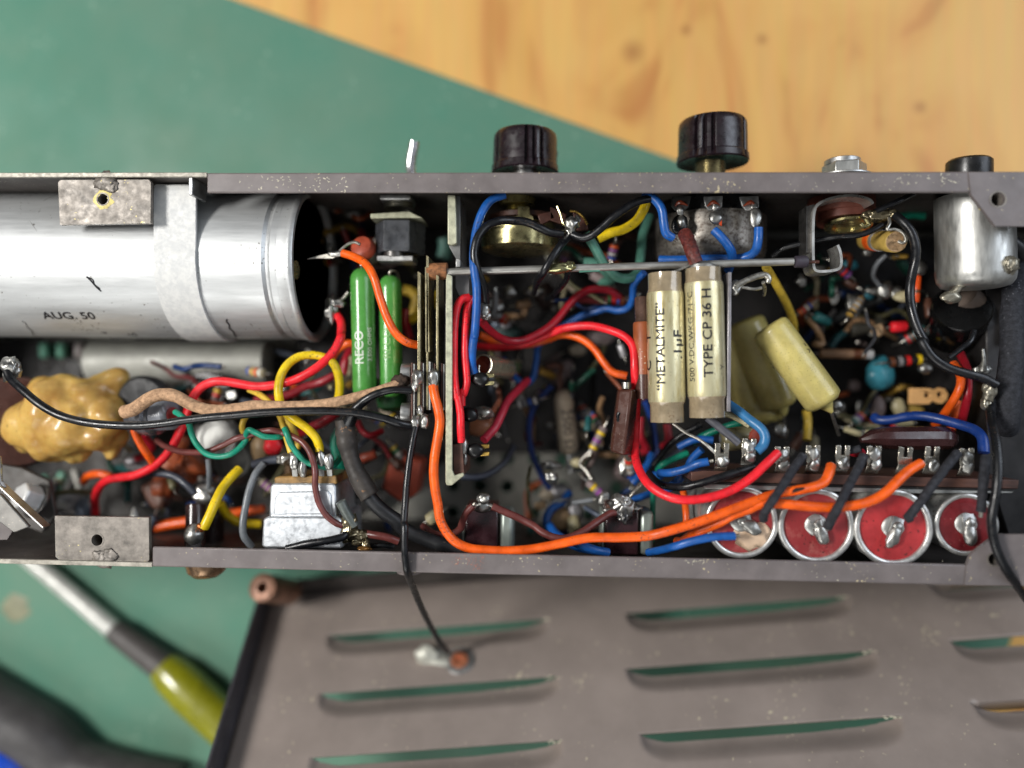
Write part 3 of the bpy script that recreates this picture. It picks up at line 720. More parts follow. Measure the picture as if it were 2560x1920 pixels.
# ---------------------------------------------------------------- toggle switch
sw = thing('toggle_switch', 'toggle switch with hexagonal black body and threaded neck by the large can', 'switch', at('B', 1240, 560, -26))
zs = -27
def yb(Y, z=zs): return at('B', 1240, Y, z).y
xsn = at('B', 1235, 560, zs).x
g = G(); pr = []
y0 = YT - 1.2; y1 = yb(440)
n = int((y0 - y1) / 0.9)
for k in range(n): pr += [(4.9, k * .9), (5.4, k * .9 + .45)]
G().lathe(pr, (xsn, y0, zs), (0, -1, 0), 36).link('threaded_neck', mat('dull thread', (130, 128, 118), 0.35, 0.85), sw, smooth=30)
G().box((xsn - .4, YT - 2.3, zs), (11, 2.0, 11)).link('lock_nut', ZINC, sw, bevel=0.6)
G().prism([at('B', x, y, -20) for x, y in ((985, 462), (1320, 440), (1440, 500), (1330, 500), (990, 505))], (0, 0, -14)).link('mounting_plate', CREAM, sw, bevel=0.3)
ya, yb_ = yb(500, -17), yb(775, -17)
G().lathe([(8.6, 0), (8.9, 0.4), (8.9, ya - yb_ - .4), (8.6, ya - yb_)], (xsn + .6, ya, zs), (0, -1, 0), 6, hint=(0.5, 0, 0.86)).link('body', mat('grey black moulding', (62, 64, 68), 0.3, var=0.3, specks=0.35, speck_rgb=(130, 125, 110), sscale=900), sw, smooth=20, bevel=0.25)
G().lathe([(3.6, 0), (3.6, 1.6), (2.4, 1.8)], (xsn - .6, yb_, zs + 4), (0, -1, 0), 24).link('rivet', DKSTEEL, sw)
G().box((xsn, yb(845, -20), -25), (12.6, 2.0, 9)).link('end_plate', ZINC, sw, bevel=0.4)
lv = [(xsn + 6.5, YT, -46), at('P', 1028, 432, -42), at('P', 1036, 354, -40)]
G().tube([lv[0], lv[1], lv[2]], [1.3, 1.5, 2.0, 2.0], seg=20).link('lever', WASHER, sw)
# ---------------------------------------------------------------- brick red disc by the switch
t = thing('dipped_capacitor', 'small brick red dipped capacitor below the toggle switch', 'capacitor', at('B', 930, 760, -22))
G().lathe([(3.0, 0), (4.2, 0.8), (4.4, 2.6), (3.6, 4.2), (1.2, 4.8), (.01, 4.8)], at('B', 950, 790, -26), Vector((-.2, .3, .9)), 32).link('body', BRICK, t)
G().lathe([(3.2, 0), (3.6, 0.8), (3.6, 4.6)], at('B', 1000, 850, -29), Vector((-.3, .5, .8)), 28).link('ferrule', ALU_SAT, t)
tg = thing('solder_tag', 'pointed solder tag reaching from the end disc of the large can', 'solder tag', at('B', 600, 830, -16), 'solder tags')
G().prism([at('B', x, y, -15) for x, y in ((440, 855), (570, 820), (740, 790), (760, 815), (660, 850), (560, 850))], (0, 0, -.8)).link('tag', LEAD, tg)
G().tube([at('B', x, y, -14) for x, y in ((720, 790), (790, 730), (850, 710), (900, 730))], 0.5, seg=8).link('lead', LEAD, tg)
G().blob(at('B', 700, 812, -14), 1.5, (2.0, .7, .6), .3, .5).link('solder', SOLDER, tg, smooth=180)

# ---------------------------------------------------------------- green resistors
def green_res(label, top, bot, z, wpx, tsize, px_txt):
    p = at('P', *top, z); q = at('P', *bot, z); d = q - p; Ln = d.length; r = wpx / 2 * mmpx(z)
    t = thing('wirewound_resistor', label, 'resistor', p, 'green wirewound resistors')
    G().lathe([(r * .45, 0), (r * .75, r * .22), (r * .95, r * .6), (r, r * 1.1), (r, Ln - r * 1.1), (r * .95, Ln - r * .6), (r * .75, Ln - r * .22), (r * .45, Ln)], p, d, 48, wob=0.03).link('body', GREENR, t, smooth=180)
    G().tube([p + Vector((0, -1, 0)), p + Vector((.3, 1.4, 1.2)), p + Vector((2.0, 1.6, -1.5)), p + Vector((2.2, -1, -6))], 0.5, seg=8).link('lead', LEAD, t)
    m = (p + q) / 2; ax = -d.normalized()
    o = p + d.normalized() * ((at('P', px_txt[0], px_txt[1], z) - p).dot(d.normalized()))
    return t, o, ax, r
t, o, ax, r = green_res('green wirewound resistor lettered RECO nearest the large can', (905, 672), (912, 1000), -22, 60, 0, (900, 870))
text_cyl('RECO', 4.4, o, ax, r, Vector((-0.12, 0, 1)), t, INKW, bold=.07)
text_cyl('3,500 OHMS', 2.2, o + ax * 1.0, ax, r, Vector((0.72, 0, .7)), t, INKW)
t, o, ax, r = green_res('green wirewound resistor lettered RECO next to the thin metal blades', (975, 690), (978, 992), -25, 58, 0, (968, 860))
text_cyl('RECO', 4.0, o, ax, r, Vector((-0.10, 0, 1)), t, INKP, bold=.05)
text_cyl('5,000 OHMS', 2.2, o - ax * 1.0, ax, r, Vector((0.74, 0, .66)), t, mat('faded olive ink', (120, 130, 60), 0.6))
t = thing('enamel_resistor', 'dark green enamelled stub under the paired green resistors', 'resistor', at('F', 1170, 580, -34))
G().lathe([(3, 0), (5.2, 1.5), (5.6, 4), (5.6, 12)], at('F', 1180, 650, -34), Vector((-.05, 1, .0)), 32).link('body', DGREEN, t)
resistor('white body resistor with yellow end under the dark green stub', 'F', (1090, 600), (1190, 720), -38, 100, CERAM, [(0.8, 'yellow')], group='clustered resistors')

# ---------------------------------------------------------------- relay: channel, blades, insulators
rl = thing('relay_contact_stack', 'tall contact stack of thin blades, brown insulators and a cream metal channel', 'relay', at('F', 1500, 400, -20))
def vplate(name, L, depth, zt, m, v='F', **k): return G().prism([at(v, x, y, zt) for x, y in L], (0, 0, -depth)).link(name, m, rl, **k)
vplate('channel', ((1648, -540), (1695, -520), (1695, 1160), (1715, 1205), (1790, 1180), (1800, 1205), (1690, 1292), (1645, 1290), (1636, 1260), (1640, -480)), 1.4, -3, CREAM, bevel=.25)
G().prism([at('F', x, y, -4.4) for x, y in ((1636, -300), (1652, -300), (1652, 1250), (1636, 1250))], (0, 0, -30)).link('channel_web', DKSTEEL, rl)
G().prism([at('B', x, y, -6) for x, y in ((1655, 300), (1725, 300), (1735, 720), (1690, 735), (1655, 725))], (0, 0, -16)).link('upper_plate', CREAM, rl, bevel=.3)
G().prism([at('B', x, y, -8) for x, y in ((1725, 300), (1765, 310), (1768, 860), (1725, 850), (1665, 745), (1690, 720), (1730, 735))], (0, 0, -18)).link('upper_web', mat('grey zinc web', (120, 120, 118), .45, .7), rl, bevel=.2)
G().prism([at('B', x, y, -9) for x, y in ((1725, 850), (1768, 855), (1765, 925), (1725, 925))], (0, 0, -20)).link('joggle', ZINC, rl, bevel=.2)
G().prism([at('B', x, y, -16) for x, y in ((1725, 925), (1840, 925), (1840, 1180), (1765, 1190), (1725, 1100))], (0, 0, -22)).link('side_plate', mat('satin grey web', (128, 126, 126), .4, .6), rl)
for x0, x1, y0, y1, dz in ((1395, 1420, -560, 760, 0), (1470, 1490, -700, 640, -1), (1556, 1578, -530, 650, 0), (1606, 1618, 240, 900, -2)):
    G().prism([at('F', x, y, -6 + dz) for x, y in ((x0, y0), (x1, y0 + 12), (x1 - 2, y1), (x0, y1))], (0, 0, -13)).link('blade', mat('blade spring metal', (172, 162, 128), 0.32, 0.75, var=.2), rl, bevel=.12)
G().prism([at('B', x, y, -7) for x, y in ((1460, 925), (1480, 925), (1500, 1659), (1465, 1659))], (0, 0, -11)).link('blade', MATS['blade spring metal'], rl)
for x0, x1, y0, y1, dz in ((1338, 1392, 230, 740, 0), (1422, 1468, 225, 680, -1), (1492, 1552, 220, 640, 0), (1580, 1632, 225, 640, -1)):
    n = 3
    for k in range(n):
        a = x0 + (x1 - x0) * k / n; b_ = x0 + (x1 - x0) * (k + .82) / n
        G().prism([at('F', x, y, -5.5 + dz - .4 * k) for x, y in ((a, y0 + 8 * k), (b_, y0 + 8 * k), (b_, y1), (a, y1))], (0, 0, -14)).link('insulator', (PAXOLIN, ALU_SAT, DPAX)[(k + x0) % 3], rl, bevel=.1)
for Y in (320, 660):
    G().lathe([(2.9, 0), (3.1, .4), (3.1, 3.2), (1.6, 3.4)], at('F', 1345, Y, -10), (-1, 0, 0), 24).link('clamp_bolt', ZINC, rl)
for X, Y, r in ((1397, 365, 2.2), (1535, 365, 2.3), (1370, 440, 1.3), (1380, 750, 1.8), (1460, 740, 1.9), (1420, 640, 1.3)):
    G().blob(at('F', X, Y, -5), r, (.85, 1.3, .7), .35, .5).link('solder', SOLDER, rl, smooth=180)
G().prism([at('F', x, y, -6) for x, y in ((1700, 940), (1780, 920), (1800, 1200), (1712, 1200))], (0, 0, -20)).link('inner_board', PAXOLIN, rl, bevel=.1)
G().prism([at('F', x, y, -10) for x, y in ((1700, -80), (1780, -80), (1800, 920), (1700, 940))], (0, 0, -18)).link('inner_board', DPAX, rl)

# ---------------------------------------------------------------- long push rod
rd = thing('push_rod', 'long grey metal rod running from a cork bush to a dark tip', 'rod', at('P', 1500, 670, -8))
ra = at('P', 1112, 680, -9); rb = at('P', 1984, 654, -9)
G().cyl(ra, rb, 1.22, 24, ch=.15).link('shaft', ROD, rd, smooth=30)
G().cyl(at('P', 1068, 679, -9.6), at('P', 1119, 678, -9.6), 2.75, 32, ch=.2).link('cork_bush', CORK, rd)
G().lathe([(1.3, 0), (1.9, .4), (2.0, 3.4), (1.6, 4.2)], rb + Vector((.3, 0, -.6)), rb - ra, 28).link('tip', mat('dark violet grey rubber', (58, 52, 60), .5), rd)
G().cyl(rb + Vector((4, 0, -.8)), rb + Vector((8.2, .1, -.8)), .55, 12).link('tip_pin', BROWNM, rd)
g = G().blob(at('C', 400, 935, -7.4), 1.7, (2.8, .95, .9), .35, .5); g.blob(at('C', 505, 920, -7.6), 1.5, (1.1, 1.1, 1), .3, .5)
g.link('solder', mat('fluxed solder', (176, 172, 128), .18, .9, var=.3, bump=.1, bscale=400), rd, smooth=180)
G().prism([at('P', x, y, -8.3) for x, y in ((1448, 663), (1500, 660), (1500, 678), (1448, 681))], (0, 0, -1)).link('enamel_patch', GGREEN, rd)

# ---------------------------------------------------------------- controls along the front panel
def knob(label, px0, px1, ynear, yback_near, zc, rot, tilt=(0, 0), shaft=True):
    z1 = zc + 11
    r = (at('P', px1, 400, zc).x - at('P', px0, 400, zc).x) / 2 * 1.0
    xk = (at('P', px1, 400, zc).x + at('P', px0, 400, zc).x) / 2
    ytop = at('P', 1500, ynear, zc + r * .85).y; ybot = at('P', 1500, yback_near, zc + r * .9).y
    t = thing('control_knob', label, 'knob', (xk, ybot, zc), 'fluted black control knobs')
    ax = Vector((tilt[0], 1, tilt[1])).normalized(); H_ = ytop - ybot; n = 240; vs = []; fs = []
    a, u, w = frame(ax, Z1)
    prof = [(r * .62, .8), (r * .97, 0), (r, .5), (r * .985, 2.6), (r * .955, 3.0), (r * .94, H_ - 2.4), (r * .92, H_ - .9), (r * .86, H_ - .1), (r * .5, H_ + .1), (.01, H_ + .1)]
    prof = prof[:5] + [(r * .955 - (r * .015) * k / 6, 3.0 + (H_ - 5.4) * k / 6) for k in range(1, 6)] + prof[5:]
    for j, (rr, hh) in enumerate(prof):
        for i in range(n):
            th = 2 * math.pi * i / n; q = rr
            ph = (th + rot) % (math.pi / 2)
            if 3 <= j <= len(prof) - 4 and ph < 0.62:
                q -= 1.6 * max(0, math.sin((ph / 0.62) * math.pi * 5)) ** .7 if True else 0
            vs.append(Vector((xk, ybot, zc)) + a * hh + (u * math.cos(th) + w * math.sin(th)) * q)
    m_ = len(prof)
    for j in range(m_ - 1):
        for i in range(n):
            i2 = (i + 1) % n; fs.append((j * n + i, j * n + i2, (j + 1) * n + i2, (j + 1) * n + i))
    fs.append(tuple(reversed(range(n))))
    g = G(); g.add(vs, fs); g.link('knob_body', BAKELITE, t, smooth=35)
    sc = Vector((xk, ybot, zc)) + a * (H_ * .55) + (u * math.cos(-1.25 if rot > .5 else 1.8) + w * math.sin(-1.25 if rot > .5 else 1.8)) * (r * .93)
    G().lathe([(1.3, 0), (1.3, .5), (.6, .5), (.6, .1)], sc, sc - (Vector((xk, ybot, zc)) + a * (H_ * .55)), 16).link('grub_screw', DKSTEEL, t)
    return t, xk, ybot, r
t, xk, yk, r = knob('shorter fluted black knob in front of the brass potentiometer', 1229, 1397, 309, 414, -33, 0.0)
G().cyl((xk, YT, -33), (xk, yk + 1, -33), 4.2, 24).link('bushing', ZINC, t)
t, xk, yk, r = knob('taller fluted black knob standing off on a threaded bush', 1692, 1871, 278, 386, -33, 0.75, tilt=(-0.02, .03))
pr = []
for k in range(int((yk - YT + 1) / .8)): pr += [(4.7, k * .8), (5.2, k * .8 + .4)]
G().lathe(pr, (xk - .8, YT, -33), (0, 1, 0), 36).link('threaded_bush', mat('worn brass thread', (168, 160, 132), .3, .9), t, smooth=30)
# jack nut and black cap outside
t = thing('socket_nut', 'hexagonal silver nut with washer on the outside of the front panel', 'nut', (at('M', 1440, 720, -30).x, YT, -28))
xn = at('M', 1440, 720, -24).x
G().lathe([(7.4, 0), (7.4, 4.6), (9.2, 4.8), (9.2, 5.4), (7.4, 5.8)], (xn - 0.5, YT + .05, -25), (0.0, 1, 0.02), 40).link('washer', ZINC, t, bevel=.1)
G().lathe([(6.8, 5.2), (7.1, 5.5), (7.1, 9.2), (6.5, 9.6)], (xn, YT, -25), Y1, 6, hint=(.3, 0, 1)).link('hex_nut', ALU_SAT, t, smooth=20, bevel=.2)
G().lathe([(5.8, 9.2), (5.8, 10.8), (5.2, 11.2), (4.2, 11.2), (4.2, 8)], (xn - .6, YT, -25), Y1, 40, cap=False).link('threaded_collar', ZINC, t)
t = thing('fuse_cap', 'small round black cap at the outer end of the front panel', 'cap', (at('M', 1950, 720, -28).x, YT, -28))
xn = at('M', 1950, 715, -28).x
G().lathe([(7.0, 0), (7.2, .4), (7.0, 10.2), (6.3, 10.9), (4.8, 10.9), (4.6, 10.2), (.01, 10.2)], (xn, YT + .02, -25), (0.01, 1, .03), 48).link('cap_body', BLACKM, t)

# brass potentiometer
pt = thing('brass_potentiometer', 'tarnished brass potentiometer behind the shorter knob', 'potentiometer', at('C', 100, 600, -30))
xp = at('C', 70, 600, -30).x
def ypx(py, z): return at('P', 1290, py, z).y
G().lathe([(11.6, 0), (12.4, .5), (12.4, ypx(542, -20) - ypx(578, -20)), (13.6, 3.7), (13.6, ypx(542, -20) - ypx(606, -20)), (11.8, ypx(542, -20) - ypx(612, -20)), (3.0, 9.2)], (xp, ypx(542, -20), -33), (0, -1, 0), 64).link('case', BRASS, pt, smooth=35)
G().lathe([(12.3, 0), (12.3, 1.6)], (xp + 1, ypx(526, -22), -33), (0, -1, 0), 64).link('wafer', PAXOLIN, pt)
pr = []
for k in range(5): pr += [(3.6, k * .8), (4.1, k * .8 + .4)]
G().lathe([(6.4, -2.6), (6.4, -.2)] + pr, (xp - 1, YT - 4, -28), (0, -1, 0), 32).link('threaded_neck', mat('brass nut', (176, 164, 110), .3, .9), pt, smooth=30)
G().prism([at('C', x, y, -19) for x, y in ((50, 400), (150, 400), (155, 470), (185, 490), (185, 530), (0, 530), (-60, 500), (50, 480))], (0, 0, -1)).link('clip', BRASS, pt, bevel=.15)
for L3 in (((220, 470), (340, 440), (370, 500), (250, 560)), ((330, 400), (470, 470), (450, 560), (330, 520)), ((520, 430), (640, 520), (660, 600), (560, 610))):
    G().prism([at('C', x, y, -18) for x, y in L3], (0, 0, -1.6)).link('terminal', mat('terminal brown', (78, 48, 40), .4, .2, var=.3), pt, bevel=.2)
G().tube([at('C', x, y, -15) for x, y in ((390, 400), (420, 470), (440, 540), (470, 580))], .45, seg=8).link('terminal_edge', BRASS, pt)
G().tube([at('C', x, y, -16) for x, y in ((500, 440), (560, 450), (620, 500), (650, 560))], .4, seg=8).link('terminal_edge', GOLD, pt)
g = G().blob(at('C', 515, 555, -12), 2.2, (1.0, 1.15, .8), .55, .45); g.blob(at('C', 560, 530, -13), 1.4, (.8, 1.4, .8), .6, .4); g.blob(at('C', 490, 620, -13), 1.3, (1, 1.2, 1), .5, .5)
g.link('solder', SOLDER, pt, smooth=180)

# tinned drum potentiometer
dp = thing('drum_potentiometer', 'mottled tin drum potentiometer with three soldered lugs', 'potentiometer', at('C', 1700, 600, -34))
xd = (at('C', 1235, 600, -36).x + at('C', 2185, 600, -36).x) / 2; rd_ = (at('C', 2185, 600, -36).x - at('C', 1235, 600, -36).x) / 2
ynr = at('C', 1700, 835, -22).y; yfr = at('C', 1700, 425, -19).y; Hd = yfr - ynr
G().lathe([(rd_ * .3, 0), (rd_ - 3.2, 0), (rd_ - 1.6, .5), (rd_ - .5, 1.8), (rd_, 4.0), (rd_, Hd)], (xd, ynr, -19 - rd_ + 2.0), Y1, 96).link('drum', TIN, dp, smooth=50)
G().lathe([(rd_ - 1.5, 0), (rd_ - 1.5, YT - 2 - yfr)], (xd, yfr, -19 - rd_ + 2.0), Y1, 72).link('wafer', BLACKM, dp)
zl = -14.0
for k, (X, dx, m_) in enumerate(((1450, 60, DKSTEEL), (1740, 0, ZINC), (2060, -40, ZINC))):
    w_ = 84
    P = [at('C', X + x, y, zl) for x, y in ((-w_ + dx * .3, 315), (w_ + dx * .3, 308), (w_ - 8, 405), (40, 435), (-40, 435), (-w_ + 12, 395))]
    lg = G().prism(P, (0, 0, -1.0)); lg.link('lug', m_, dp, bevel=.2)
    G().tube([at('C', X - 55 + dx * .2, 400, zl + .5), at('C', X, 345 + 20, zl + .9), at('C', X + 55 + dx * .2, 392, zl + .5)], [.2, .8, .2], seg=8).link('resin', mat('rust brown resin', (120, 50, 26), .3, coat=.4), dp)
for X, Y, sx, sy in ((1460, 535, .8, 1.25), (1765, 500, 1.35, 1.35), (2100, 500, 1.15, 1.9)):
    g = G().blob(at('C', X, Y, zl + .6), 1.75, (sx, sy, .75), .22, .7); g.blob(at('C', X - 8, Y - 95, zl + .5), 1.2, (1.0, 1.3, .6), .25, .7)
    g.link('solder', SOLDER, dp, smooth=180)
G().blob(at('C', 1450, 560, zl - .8), 2.6, (1.0, 1.35, .5), .2, .6).link('tar_spot', BLACK, dp, smooth=180)
G().prism([at('C', x, y, zl + 1) for x, y in ((1770, 470), (1815, 480), (1812, 570), (1795, 560))], (0, 0, -.8)).link('resin_chip', mat('orange resin', (190, 70, 30), .3), dp)

# jack socket with bent contact spring
jk = thing('jack_socket', 'jack socket with brown wafers and a long J shaped contact spring', 'jack socket', at('D', 640, 420, -24))
xj = at('D', 650, 400, -26).x
G().lathe([(10.6, 0), (10.8, .4), (10.8, 5.2), (10.2, 5.4)], (xj, YT - 1.3, -28), (0, -1, 0), 56).link('wafer', BRICK if False else mat('red brown paxolin', (104, 56, 44), .5, var=.2), jk)
G().lathe([(9.2, 6.0), (9.2, 8.4)], (xj + 1.0, YT - 1.3, -27), (0, -1, .08), 56).link('inner_wafer', MATS['red brown paxolin'], jk)
G().lathe([(7.0, 9.4), (7.6, 9.6), (7.6, 10.4), (6.6, 10.6), (5.4, 10.4), (5.4, 9)], (xj + 1.2, YT - 1.3, -26), (0, -1, .15), 48).link('eyelet', BRASS, jk)
SP = [at('D', x, y, -12) for x, y in ((905, 380), (870, 340), (760, 312), (640, 312), (520, 340), (430, 385), (398, 450), (390, 560), (388, 700), (390, 850), (398, 935), (440, 962), (560, 955), (620, 930), (632, 870), (622, 790), (600, 735))]
G().ribbon([p + Vector((0, 0, -4)) for p in SP], (0, 0, 8.5), .85, sub=4).link('contact_spring', mat('spring steel', (196, 194, 188), .34, .85, var=.1), jk, smooth=50)
G().prism([at('D', x, y, -13.2) for x, y in ((330, 400), (400, 380), (385, 800), (330, 800))], (0, 0, -7)).link('back_leaf', DKSTEEL, jk)
for L3 in ([(820, 470), (850, 520), (870, 560), (830, 575), (800, 550)],):
    G().tube([at('D', x, y, -16) for x, y in L3], .8, seg=10).link('curl', BRASS, jk)
g = G().blob(at('D', 980, 480, -14), 2.6, (1.8, .8, .7), .5, .4); g.blob(at('D', 870, 475, -15), 2.0, (1.2, .8, .6), .3, .5); g.blob(at('D', 1080, 470, -13), 1.7, (1, 1, .7), .5, .4)
g.link('solder', mat('brown fluxed solder', (130, 120, 96), .25, .85, var=.35, bump=.1, bscale=400), jk, smooth=180)

# ochre resistor, seen end on
t = thing('ochre_resistor', 'ochre tubular resistor seen end on beneath the jack socket', 'resistor', at('D', 1040, 700, -14))
pa = at('D', 1110, 705, -12); pb_ = at('D', 850, 690, -34); dd = (pb_ - pa)
r_ = 92 / 3.456 * mmpx(-14)
G().lathe([(r_ * .9, 0), (r_, .3), (r_ * 1.0, 5.0), (r_ * .93, 6.2), (r_ * .93, dd.length)], pa, dd, 40).link('body', OCHRE, t, smooth=50)
G().lathe([(r_ * .93, -.12), (.01, -.12)], pa, dd, 40).link('end_face', PEACH, t)
G().lathe([(r_ * 1.02, 11.5), (r_ * 1.0, 13.0)], pa, dd, 40).link('colour_band', BANDS['grey'], t)
G().lathe([(r_ * 1.02, 14.5), (r_ * 1.0, 18.0)], pa, dd, 40).link('colour_band', BANDS['orange'], t)
G().tube([at('D', 1045, 500, -12), at('D', 1050, 550, -11), at('D', 1030, 600, -10.6), at('D', 1100, 600, -10.5), at('D', 1165, 630, -10.5), at('D', 1190, 690, -11.2), at('D', 1160, 715, -11.8), at('D', 1120, 700, -12)], .55, seg=10).link('lead', LEAD, t)

# upright aluminium can at the far end
t = thing('aluminium_can', 'satin aluminium can with rounded end hanging under the corner gusset', 'capacitor can', at('D', 1690, 700, -26))
xl, xr = at('D', 1395, 800, -24).x, at('D', 2010, 800, -24).x; rr = (xr - xl) / 2
yl = at('D', 1700, 1125, -24).y; zc2 = -7 - rr
# a can whose axis lies along Y, tilted slightly away
G().lathe([(.01, 0), (rr - 3.6, 0), (rr - 1.6, .6), (rr - .4, 2.2), (rr, 4.4), (rr * .985, YT - 3 - yl)], ((xl + xr) / 2 + .6, yl, zc2), Vector((-0.035, 1, 0)), 72).link('body', ALU_SAT, t, smooth=50)
g = G().tube([at('D', x, y, -9 - i * 1.2) for i, (x, y) in enumerate(((2120, 900), (2060, 970), (1960, 1030), (1800, 1050), (1680, 1080), (1600, 1150)))], [2.4, 2.2, 1.8, 1.0, .9, 1.3], seg=12, wob=.5)
g.blob(at('D', 1585, 1185, -14), 2.4, (1.4, .8, .7), .3, .5); g.blob(at('D', 2105, 900, -7), 2.0, (1, 1.3, .8), .5, .4)
g.link('solder_seam', mat('grimy solder', (168, 162, 146), .35, .8, var=.35, bump=.15, bscale=300), t, smooth=180)

# ---------------------------------------------------------------- pair of champagne tubes
def foil(label, top, bot, wpx, z, cap0, cap1):
    p = at('P', *top, z); q = at('P', *bot, z); d = q - p; Ln = d.length; r = wpx / 2 * mmpx(z); s = mmpx(z)
    t = thing('paper_capacitor', label, 'capacitor', p, 'foil wrapped tubular capacitors')
    a = cap0 * s; b = cap1 * s
    G().lathe([(r * .90, 0), (r * .91, a * .8), (r * .97, a)], p, d, 48, wob=.02).link('clear_end', CLEARWRAP, t, smooth=60)
    G().lathe([(r * .97, a), (r, a + 1.2), (r, Ln - b - 1.6), (r * .97, Ln - b)], p, d, 64).link('body', CHAMP, t, smooth=60)
    G().lathe([(r * .97, Ln - b), (r * .89, Ln - b + 1.0), (r * .90, Ln)], p, d, 48, wob=.02).link('clear_end', CLEARWRAP, t, smooth=60)
    return t, p, q, d.normalized(), r
t, p, q, dn, r = foil('champagne foil capacitor lettered METALMITE, beside the brown wax stub', (1662, 684), (1668, 1055), 92, -8, 48, 50)
def along(py): return p + dn * ((at('P', 1665, py, -8) - p).dot(dn))
text_cyl('“METALMITE”', 3.9, along(868), -dn, r, Vector((-.42, 0, .9)), t, INK, xs=1.18, bold=.09)
text_cyl('.1µF', 4.6, along(864), -dn, r, Vector((.52, 0, .85)), t, INK, xs=1.15, bold=.09)
text_cyl('C    T', 5.0, along(880), -dn, r, Vector((-.97, 0, .25)), t, INK, bold=.05)
t, p, q, dn, r = foil('champagne foil capacitor lettered TYPE CP 36 H, beside the steel strip', (1757, 672), (1768, 1043), 97, -7, 36, 52)
text_cyl('TYPE CP 36 H', 4.0, along(838), -dn, r, Vector((-.06, 0, 1)), t, INK, xs=1.16, bold=.07)
text_cyl('500 V.DC.WKG./71°C', 2.9, along(846), -dn, r, Vector((-.80, 0, .6)), t, INK, xs=1.05)
text_cyl('Y', 2.6, along(922) , -dn, r, Vector((.62, 0, .7)), t, INK)
G().lathe([(r * .75, 0), (r * .8, -1.2), (r * .5, -2.0), (.01, -2.0)], at('P', 1752, 674, -8), (0, -1, 0), 36).link('end_cap', ALU_SAT, t)
G().tube([at('C', x, y, -5) for x, y in ((1380, 972), (1440, 950), (1520, 915), (1580, 905), (1620, 890))], .42, seg=8).link('lead', LEAD, t)
t = thing('wax_capacitor', 'orange brown waxed tube tucked behind the METALMITE lettered capacitor', 'capacitor', at('P', 1600, 860, -12))
pp = at('P', 1606, 742, -16); qq = at('P', 1610, 936, -16)
G().lathe([(2.2, 0), (2.6, .5), (2.6, 8), (2.9, 8.4)], pp, qq - pp, 32).link('metal_end', mat('dark shiny ferrule', (110, 86, 76), .2, .5, var=.3), t)
G().lathe([(3.0, 8.4), (3.3, 9), (3.3, (qq - pp).length)], pp, qq - pp, 40).link('body', mat('orange brown wax', (146, 78, 44), .45, var=.1, bump=.03, specks=.3), t)
G().lathe([(3.2, 0), (3.0, 8)], qq, qq - pp, 32).link('end', BROWNM, t)
tag(G().prism([at('P', x, y, -4) for x, y in ((1821, 680), (1829, 680), (1827, 1030), (1817, 1028))], (0, 0, -24)).link('steel_strip', mat('grey strip', (150, 146, 148), .4, .6, specks=.4, speck_rgb=(120, 70, 40)), bevel=.2), 'upright steel strip seen edge on beside the foil capacitors', 'bracket')

# ---------------------------------------------------------------- waxed yellow tubes
def waxtube(label, top, bot, wpx, z, z2, tail):
    p = at('P', *top, z); q = at('P', *bot, z2); d = q - p; Ln = d.length; r = wpx / 2 * mmpx((z + z2) / 2)
    t = thing('waxed_paper_capacitor', label, 'capacitor', p, 'waxed yellow tubular capacitors')
    G().lathe([(r * .35, -.3), (r * .8, 0), (r * .97, .8), (r, 2.2), (r, Ln - 3.0), (r * .97, Ln - 1.6), (r * .72, Ln - .3), (r * .35, Ln)], p, d, 56, wob=.02).link('body', YWAX, t, smooth=50)
    if tail:
        G().lathe([(r * .4, Ln - .2), (r * .2, Ln + 1.8), (.5, Ln + 3.2)], p, d, 24).link('wax_tip', YWAX, t)
        G().tube([q + d.normalized() * 2.5, q + d.normalized() * 7 + Vector((0, 0, -4)), q + d.normalized() * 13 + Vector((1, 0, -12))], .6, seg=8).link('lead', LEAD, t)
    return t, p, q, d.normalized(), r
t, p, q, dn, r = waxtube('fat waxed yellow tube capacitor lying slanted above the terminal strip', (1922, 815), (2066, 1012), 94, -26, -22, True)
text_cyl('F7', 2.4, p + dn * 14.5, -dn.cross(Vector((0, 0, 1))), r, Vector((.55, .2, .8)), t, INK) if False else None
o = p + dn * 13; text_cyl('= A', 2.6, o, dn, r, Vector((.62, .38, .7)), t, INK)
t2, p, q, dn, r = waxtube('second waxed yellow tube partly under the slanted one, marked 40', (1862, 800), (1952, 1020), 92, -42, -42, True)
text_cyl('40', 3.6, p + dn * 16, Vector((1, .1, 0)), r * 1.02, Vector((.1, .05, 1)), t2, INK, squash=1) if False else None
text_cyl('40', 3.8, p + dn * 18.5, -dn, r, Vector((.35, 0, .93)), t2, INK)
waxtube('third waxed yellow tube deepest of the trio, half hidden by the steel strip', (1818, 850), (1880, 1035), 80, -50, -50, True)
G()
t = thing('wax_pool', 'yellow wax lump below the waxed tubes', 'wax', at('H', -20, 640, -46)); G().blob(at('H', -20, 650, -46), 5.0, (1.4, .9, .6), .4, .5).link('lump', YWAX, t, smooth=180)
# looped lead at the steel strip
t = thing('looped_lead', 'rusty tinned wire looped out of the steel strip', 'wire', at('S', 150, 350, -4))
G().tube([at('S', x, y, -5) for x, y in ((0, 430), (60, 385), (160, 340), (260, 305), (325, 300), (360, 340), (350, 385))], .95, seg=12, wob=.2).link('thick_lead', LEAD, t)
G().tube([at('S', x, y, -6) for x, y in ((30, 430), (100, 440), (200, 455), (285, 440))], .5, seg=8).link('thin_lead', LEAD, t)
G().tube([at('S', x, y, z) for x, y, z in ((300, 380, -8), (320, 450, -14), (310, 520, -18))], .6, seg=8).link('thin_lead', LEAD, t)
G().blob(at('S', 0, 440, -6), 1.8, (1, 1.3, .8), .4, .5).link('solder', SOLDER, t, smooth=180)

